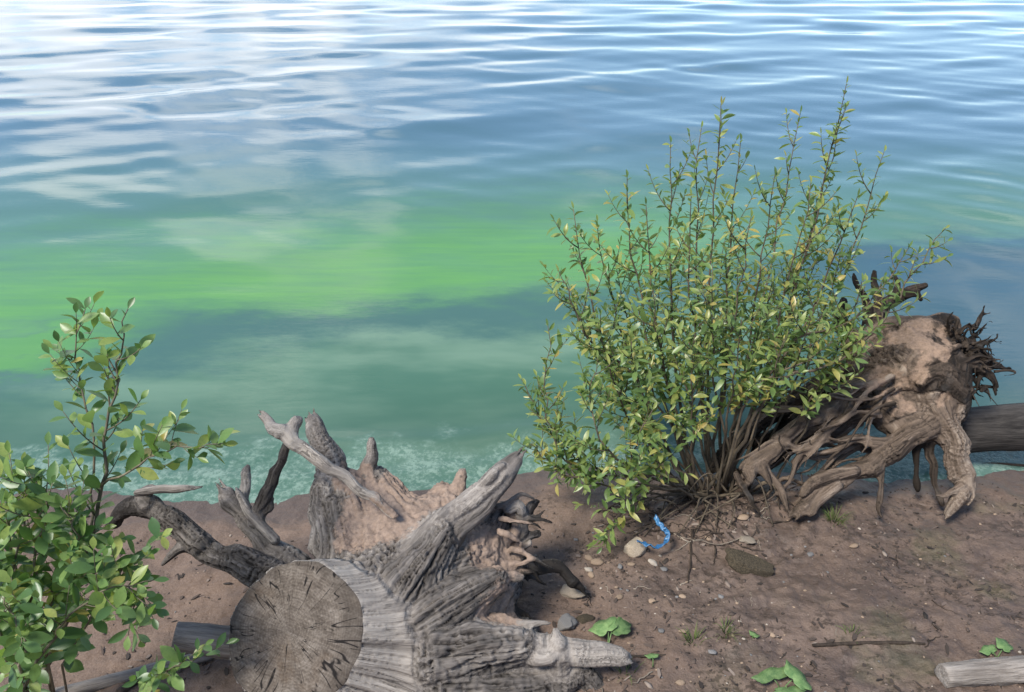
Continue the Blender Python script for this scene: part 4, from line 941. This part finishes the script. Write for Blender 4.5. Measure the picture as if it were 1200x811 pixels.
place_rock('oval_stone', rock_mesh('oval_stone', 5, 3, .08, .55, M['tan']), 727, 734, .028, 1.3, 'smooth oval tan stone beside the large green leaf', 'stone')
place_rock('dark_stone', rock_mesh('dark_stone', 6, 3, .4, .6, M['rock'], 9), 685, 727, .026, 1.2, 'small black stone between the grey stone and the green leaf', 'stone')
place_rock('wood_chip', rock_mesh('wood_chip', 8, 3, .45, .3, M['ptwig']), 672, 695, .036, 1.5, 'flat pale wood chip under the blackened root', 'wood chip')
place_rock('wood_chip', rock_mesh('wood_chip', 9, 3, .45, .3, M['ptwig']), 876, 634, .024, 1.5, 'small pale wood chip above the mossy brown stone', 'wood chip')
pm = {k: [rock_mesh(k + '_pebble', 20 + i + 5 * j, 2, .5, .45, M[mk], 5) for i in range(3)] for j, (k, mk) in enumerate((('tan', 'tan'), ('grey', 'grp'), ('pale', 'whp')))}
NAMEK = {'tan': 'tan', 'grey': 'grey', 'pale': 'whitish'}
ANCH = [(746, 646, 'around the buff rock and blue strip'), (878, 664, 'around the mossy brown stone'), (690, 690, 'near the blackened root of the sawn stump'), (720, 740, 'near the broad leaf seedling and pale root'), (830, 750, 'between the sparse grass tufts'), (915, 800, 'around the low rosette of lobed leaves'),
        (1020, 755, 'around the straight brown stick'), (1150, 785, 'near the pale weathered log'), (1040, 620, 'below the roots of the brown stump'), (820, 595, 'at the foot of the willow'), (1000, 690, 'on the bare soil between stump and stick'), (1150, 660, 'on the bare soil below the grey log'), (200, 690, 'behind the broad leaved shrub'), (140, 780, 'beside the pale bleached stick'), (340, 610, 'behind the sawn stump at the waterline')]
spots = [(700, 660, 9), (690, 668, 7), (693, 675, 8), (727, 665, 7), (765, 660, 8), (778, 668, 8), (740, 662, 6), (765, 706, 7), (800, 700, 6), (775, 740, 7), (690, 655, 7), (870, 607, 8), (905, 745, 6), (835, 765, 8), (797, 800, 7), (800, 740, 6), (725, 700, 6), (830, 632, 6), (675, 633, 5), (845, 700, 6), (1000, 640, 6), (950, 650, 6)]
for _ in range(130):
    x, y = rng.uniform(640, 1200), rng.uniform(585, 815)
    if rng.random() < .6: x = 640 + (x - 640) * .55
    spots.append((x, y, rng.uniform(1.3, 3.2)))
for _ in range(26): spots.append((rng.uniform(60, 380), rng.uniform(600, 800), rng.uniform(1.5, 3.5)))
for x, y, r in spots:
    p = G(x, y)
    if p[2] < .015: continue
    k = ['tan', 'tan', 'grey', 'grey', 'tan', 'pale'][rng.integers(6)]; d = (p - CAM) @ FWD
    nb_ = min(ANCH, key=lambda q: math.hypot(q[0] - x, (q[1] - y) * 1.3))[2]
    place_rock('pebble', pm[k][rng.integers(3)], x, y, .60 * r * d / FPX, rng.uniform(.9, 1.6), f'small {NAMEK[k]} pebble on the sand {nb_}', 'pebble', f'{NAMEK[k]} pebbles {nb_}')
# twigs and roots lying about
def twig(path, r, m, label, group):
    P = catmull(path, 4); P[:, :2] += rng.normal(size=(len(P), 2)) * .003
    for q in P: q[2] = max(q[2], gz(q[0], q[1]) + r * .5)
    c = P.mean(0); V_, F_ = tube(P - c, np.linspace(r, r * .45, len(P)), 6); o = link('twig', mesh('twig', np.array(V_), F_), m); o.location = c
    return tag(o, label, 'twig', group)
for a, b, r in [((812, 622), (806, 690), .006), ((842, 600), (848, 640), .005), ((838, 640), (836, 662), .004), ((900, 612), (932, 606), .005), ((830, 592), (802, 640), .004)]:
    p, q = G(*a), G(*b); m = (p + q) / 2 + rng.normal(size=3) * .015
    twig([p, m, q], r, M['twig'], 'dark root strand lying on the wet sand in front of the willow', 'root strands on the wet sand')
for _ in range(46):
    x, y = rng.uniform(700, 900), rng.uniform(588, 640)
    if y > 612 + (x - 700) * .2: y -= 30
    p = G(x, y); an = rng.uniform(0, 6.28); L = rng.uniform(.05, .2); q = p + np.array([math.cos(an) * L, math.sin(an) * L * .5, 0]); q[2] = gz(q[0], q[1]) + rng.uniform(0, .015); m = (p + q) / 2 + np.array([rng.normal() * .015, rng.normal() * .015, .006])
    twig([p, m, q], rng.uniform(.0018, .004), M['twig'] if rng.random() < .7 else M['ptwig'], 'thin dead twig in the litter at the foot of the willow', 'dead twigs under the willow')
for _ in range(30):
    x, y = rng.uniform(650, 1190), rng.uniform(650, 812); p = G(x, y); an = rng.uniform(0, 6.28); L = rng.uniform(.02, .10); q = p + np.array([math.cos(an) * L, math.sin(an) * L, 0]); q[2] = gz(q[0], q[1]); m = (p + q) / 2 + np.array([rng.normal() * .01, rng.normal() * .01, .003])
    twig([p, m, q], rng.uniform(.0014, .003), M['twig'] if rng.random() < .6 else M['ptwig'], (lambda w_: f'short thin twig on the sand {w_}')(min(ANCH, key=lambda q_: math.hypot(q_[0] - x, (q_[1] - y) * 1.3))[2]), 'twigs on the open sand')
# crumbs of bark, soil and grit, too many to count
def litter():
    ic = bmesh.new(); bmesh.ops.create_icosphere(ic, subdivisions=1, radius=1); bv = np.array([v.co[:] for v in ic.verts]); bf = np.array([[v.index for v in f.verts] for f in ic.faces]); ic.free()
    V = []; F = []; off = 0
    for i in range(5200):
        if i < 4200: x, y = rng.uniform(.05, 2.4), rng.uniform(1.35, 2.75)
        else: x, y = rng.uniform(-1.8, .1), rng.uniform(1.3, 2.6)
        if pnoise(np.array([[x * 2.2, y * 2.2, 3.0]]))[0] + rng.normal() * .25 < -.05: continue
        z = gz(x, y)
        if z < .02: continue
        r = rng.uniform(.0015, .0045) * (2.2 if rng.random() < .10 else 1); a = rng.uniform(0, 6.28); s = np.array([rng.uniform(1, 2.4), 1, .6]) * r
        v = bv * (1 + .25 * rng.normal(size=(len(bv), 1))) * s; c_, s_ = math.cos(a), math.sin(a)
        v = np.stack([v[:, 0] * c_ - v[:, 1] * s_, v[:, 0] * s_ + v[:, 1] * c_, v[:, 2]], 1); V.append(v + np.array([x, y, z + .2 * r])); F.append(bf + off); off += len(bv)
    o = link('grit', mesh('grit', np.concatenate(V), np.concatenate(F)), mat_grit()); tag(o, 'fine grit and soil crumbs strewn over the sand', 'grit', kind='stuff')
def mat_grit():
    t = NT('grit'); g = t.N.new('ShaderNodeNewGeometry')
    t.bsdf(Base_Color=t.ramp(g.outputs['Random Per Island'], [(0, (.02, .015, .011)), (.5, (.06, .043, .033)), (.86, (.14, .10, .078)), (1, (.26, .21, .17))]), Roughness=.85); return t.m
litter()
def flakes():
    V = []; F = []; off = 0
    for i in range(760):
        if i < 510: p = G(rng.uniform(640, 1200), rng.uniform(588, 815))
        elif i < 660: p = G(rng.uniform(700, 900), rng.uniform(575, 640))
        else: p = G(rng.uniform(60, 380), rng.uniform(600, 811))
        if p[2] < .03: continue
        if i < 510 and pnoise(np.array([[p[0] * 2.6, p[1] * 2.6, 8.0]]))[0] + rng.normal() * .2 < -.02: continue
        L, w, t = rng.uniform(.006, .026), rng.uniform(.003, .009), rng.uniform(.001, .004); a = rng.uniform(0, 6.28); tl = rng.normal() * .35
        n = 6; ring = np.array([(math.cos(q * 6.283 / n) * L * rng.uniform(.6, 1.1), math.sin(q * 6.283 / n) * w * rng.uniform(.6, 1.1)) for q in range(n)])
        c_, s_ = math.cos(a), math.sin(a); xy = np.stack([ring[:, 0] * c_ - ring[:, 1] * s_, ring[:, 0] * s_ + ring[:, 1] * c_], 1); z = tl * ring[:, 0] * .5
        v = np.concatenate([np.column_stack([xy, z]), np.column_stack([xy * .9, z + t])]) + p + np.array([0, 0, .0015 + abs(tl) * L * .25])
        V.append(v); F += [tuple(off + n + q for q in range(n)), tuple(off + n - 1 - q for q in range(n))] + [(off + q, off + (q + 1) % n, off + n + (q + 1) % n, off + n + q) for q in range(n)]; off += 2 * n
    o = link('bark_litter', mesh('bark_litter', np.concatenate(V), F, False), mat_grit()); tag(o, 'dark bark flakes and soil clods strewn over the sand', 'litter', kind='stuff')
flakes()
# ------------------------------------------------------------------ blue plastic strip
def strip():
    P = catmull([W(746, 634, 3.0), W(758, 638, 2.99), W(772, 641, 2.98), W(781, 634, 2.99), W(782, 624, 3.01), W(775, 616, 3.03), (W(768, 606, 3.05))], 6)
    for q in P: q[2] = max(q[2], gz(q[0], q[1]) + .012)
    P = P + .002 * rng.normal(size=P.shape); w = .011; V = []; F = []
    T = np.gradient(P, axis=0); T /= np.linalg.norm(T, axis=1)[:, None]
    for i in range(len(P)):
        s = np.cross(T[i], [0, 0, 1.0]); s /= np.linalg.norm(s); an = .5 + .5 * math.sin(i * .9) + .15 * rng.normal(); dirv = s * math.cos(an) + np.array([0, 0, 1]) * math.sin(an)
        for k, (u, h) in enumerate(((-1, 0), (-.45, .5), (.1, -.2), (.55, .45), (1, 0))): V.append(P[i] + dirv * w * u * rng.uniform(.85, 1.1) + np.cross(dirv, T[i]) * h * .008)
    for i in range(len(P) - 1):
        for k in range(4): F.append((i * 5 + k, i * 5 + k + 1, (i + 1) * 5 + k + 1, (i + 1) * 5 + k))
    V = np.array(V); c = V.mean(0); o = link('plastic_strip', mesh('plastic_strip', V - c, F), M['blue']); o.location = c
    md = o.modifiers.new('thickness', 'SOLIDIFY'); md.thickness = .0025
    tag(o, 'crumpled bright blue plastic strip on the sand beside the buff rock', 'plastic strip')
strip()
# ------------------------------------------------------------------ grass tufts and broad-leaved seedlings
def tuft(px, py, n, L, label):
    p = G(px, py); r = empty('grass_tuft', p); tag(r, label, 'grass tuft')
    for k in range(n):
        a = rng.uniform(0, 6.28); l = L * rng.uniform(.5, 1.1); o = np.array([math.cos(a), math.sin(a), 0]); b = o * rng.uniform(0, .03); b[2] = gz(p[0] + b[0], p[1] + b[1]) - p[2] - .003
        m = b + o * l * .25 + np.array([0, 0, l * .7]); e = b + o * l * rng.uniform(.5, .95) + np.array([0, 0, l * rng.uniform(.4, .85)])
        Q = bezier(b, m, e, 5); V_, F_ = tube(Q, np.array([.0014, .0016, .0013, .0009, .0003]), 4, .4); MB().add(V_, F_).build('blade', M['grass'], r)
tuft(978, 612, 42, .085, 'green grass tuft growing below the long tangled roots')
tuft(850, 742, 26, .065, 'thin sparse grass tuft on the open soil beside another')
tuft(812, 752, 24, .06, 'short sparse grass tuft near the tip of the thin stick')
tuft(1000, 745, 10, .05, 'tiny grass tuft above the straight brown stick')
tuft(735, 790, 12, .07, 'wispy grass tuft at the end of the smooth pale root')
def big_leaf(parent, base, tip_p, wd, lobes, cup=.25):
    d = tip_p - base; L = np.linalg.norm(d); B = frame(d, [0, -.2, 1]); V = [np.zeros(3)]; F = []; n = 26
    pts = []
    for i in range(n):
        t = i / (n - 1); a = -math.pi * .93 + 2 * math.pi * .93 * t            # round lobed outline with a notch at the stalk
        rr = (.52 + .06 * math.cos(a * lobes) + .03 * math.sin(a * 9)) 
        pts.append((math.sin(a) * rr * wd / L, .45 - .0 + math.cos(a) * rr))
    ring = [np.array([x * L, y * L, 0]) for x, y in pts]; c = np.array([0, .10 * L, 0])
    V = [c]; 
    for f in (.5, 1.0):
        for q in ring:
            p = c + (q - c) * f; p[2] = cup * L * ((abs(p[0]) / (wd * .5)) ** 2) * .35 - .12 * (p[1] / L) ** 2 * L + .03 * L * math.sin(p[0] * 90 + p[1] * 60); V.append(p)
    F = [(0, 1 + i, 2 + i) for i in range(n - 1)] + [(1 + i, 1 + n + i, 2 + n + i, 2 + i) for i in range(n - 1)]
    V = [B @ v + base for v in V]
    V = np.array(V) - np.array(parent.location); o = link('leaf', mesh('leaf', V, F), M['broad'], parent); md = o.modifiers.new('thickness', 'SOLIDIFY'); md.thickness = .0012
def seedling(px, py, leaves, label):
    p = G(px, py); r = empty('broad_leaf_plant', p); tag(r, label, 'plant')
    for (bx, by, tx, ty, h0, h1, wd) in leaves:
        a = G(bx, by); a[2] += h0; e = G(tx, ty); e[2] += h1; a0 = p - np.array([0, 0, .005])
        V_, F_ = tube(bezier(a0, (a0 + a) / 2 + np.array([0, 0, .02]), a, 5) - p, np.linspace(.0024, .0018, 5), 5); MB().add(V_, F_).build('stalk', M['broad'], r)
        big_leaf(r, a, e, wd, 5)
seedling(712, 760, [(712, 752, 700, 738, .05, .055, .10), (716, 750, 738, 740, .045, .05, .06)], 'pale green broad leaf seedling growing above the smooth pale root')
seedling(765, 782, [(764, 778, 762, 772, .03, .03, .045)], 'single small green leaf beside the thin dark stick')
seedling(915, 812, [(905, 806, 898, 794, .04, .05, .13), (925, 806, 938, 798, .04, .045, .10), (920, 812, 925, 822, .03, .03, .10)], 'low rosette of large green lobed leaves on the soil')
seedling(1168, 772, [(1160, 770, 1150, 762, .02, .025, .06), (1172, 766, 1175, 756, .02, .03, .05)], 'small bright green seedling behind the pale weathered log')
seedling(882, 748, [(882, 748, 884, 743, .01, .012, .035)], 'tiny green seedling leaf beside the thin grass tufts')
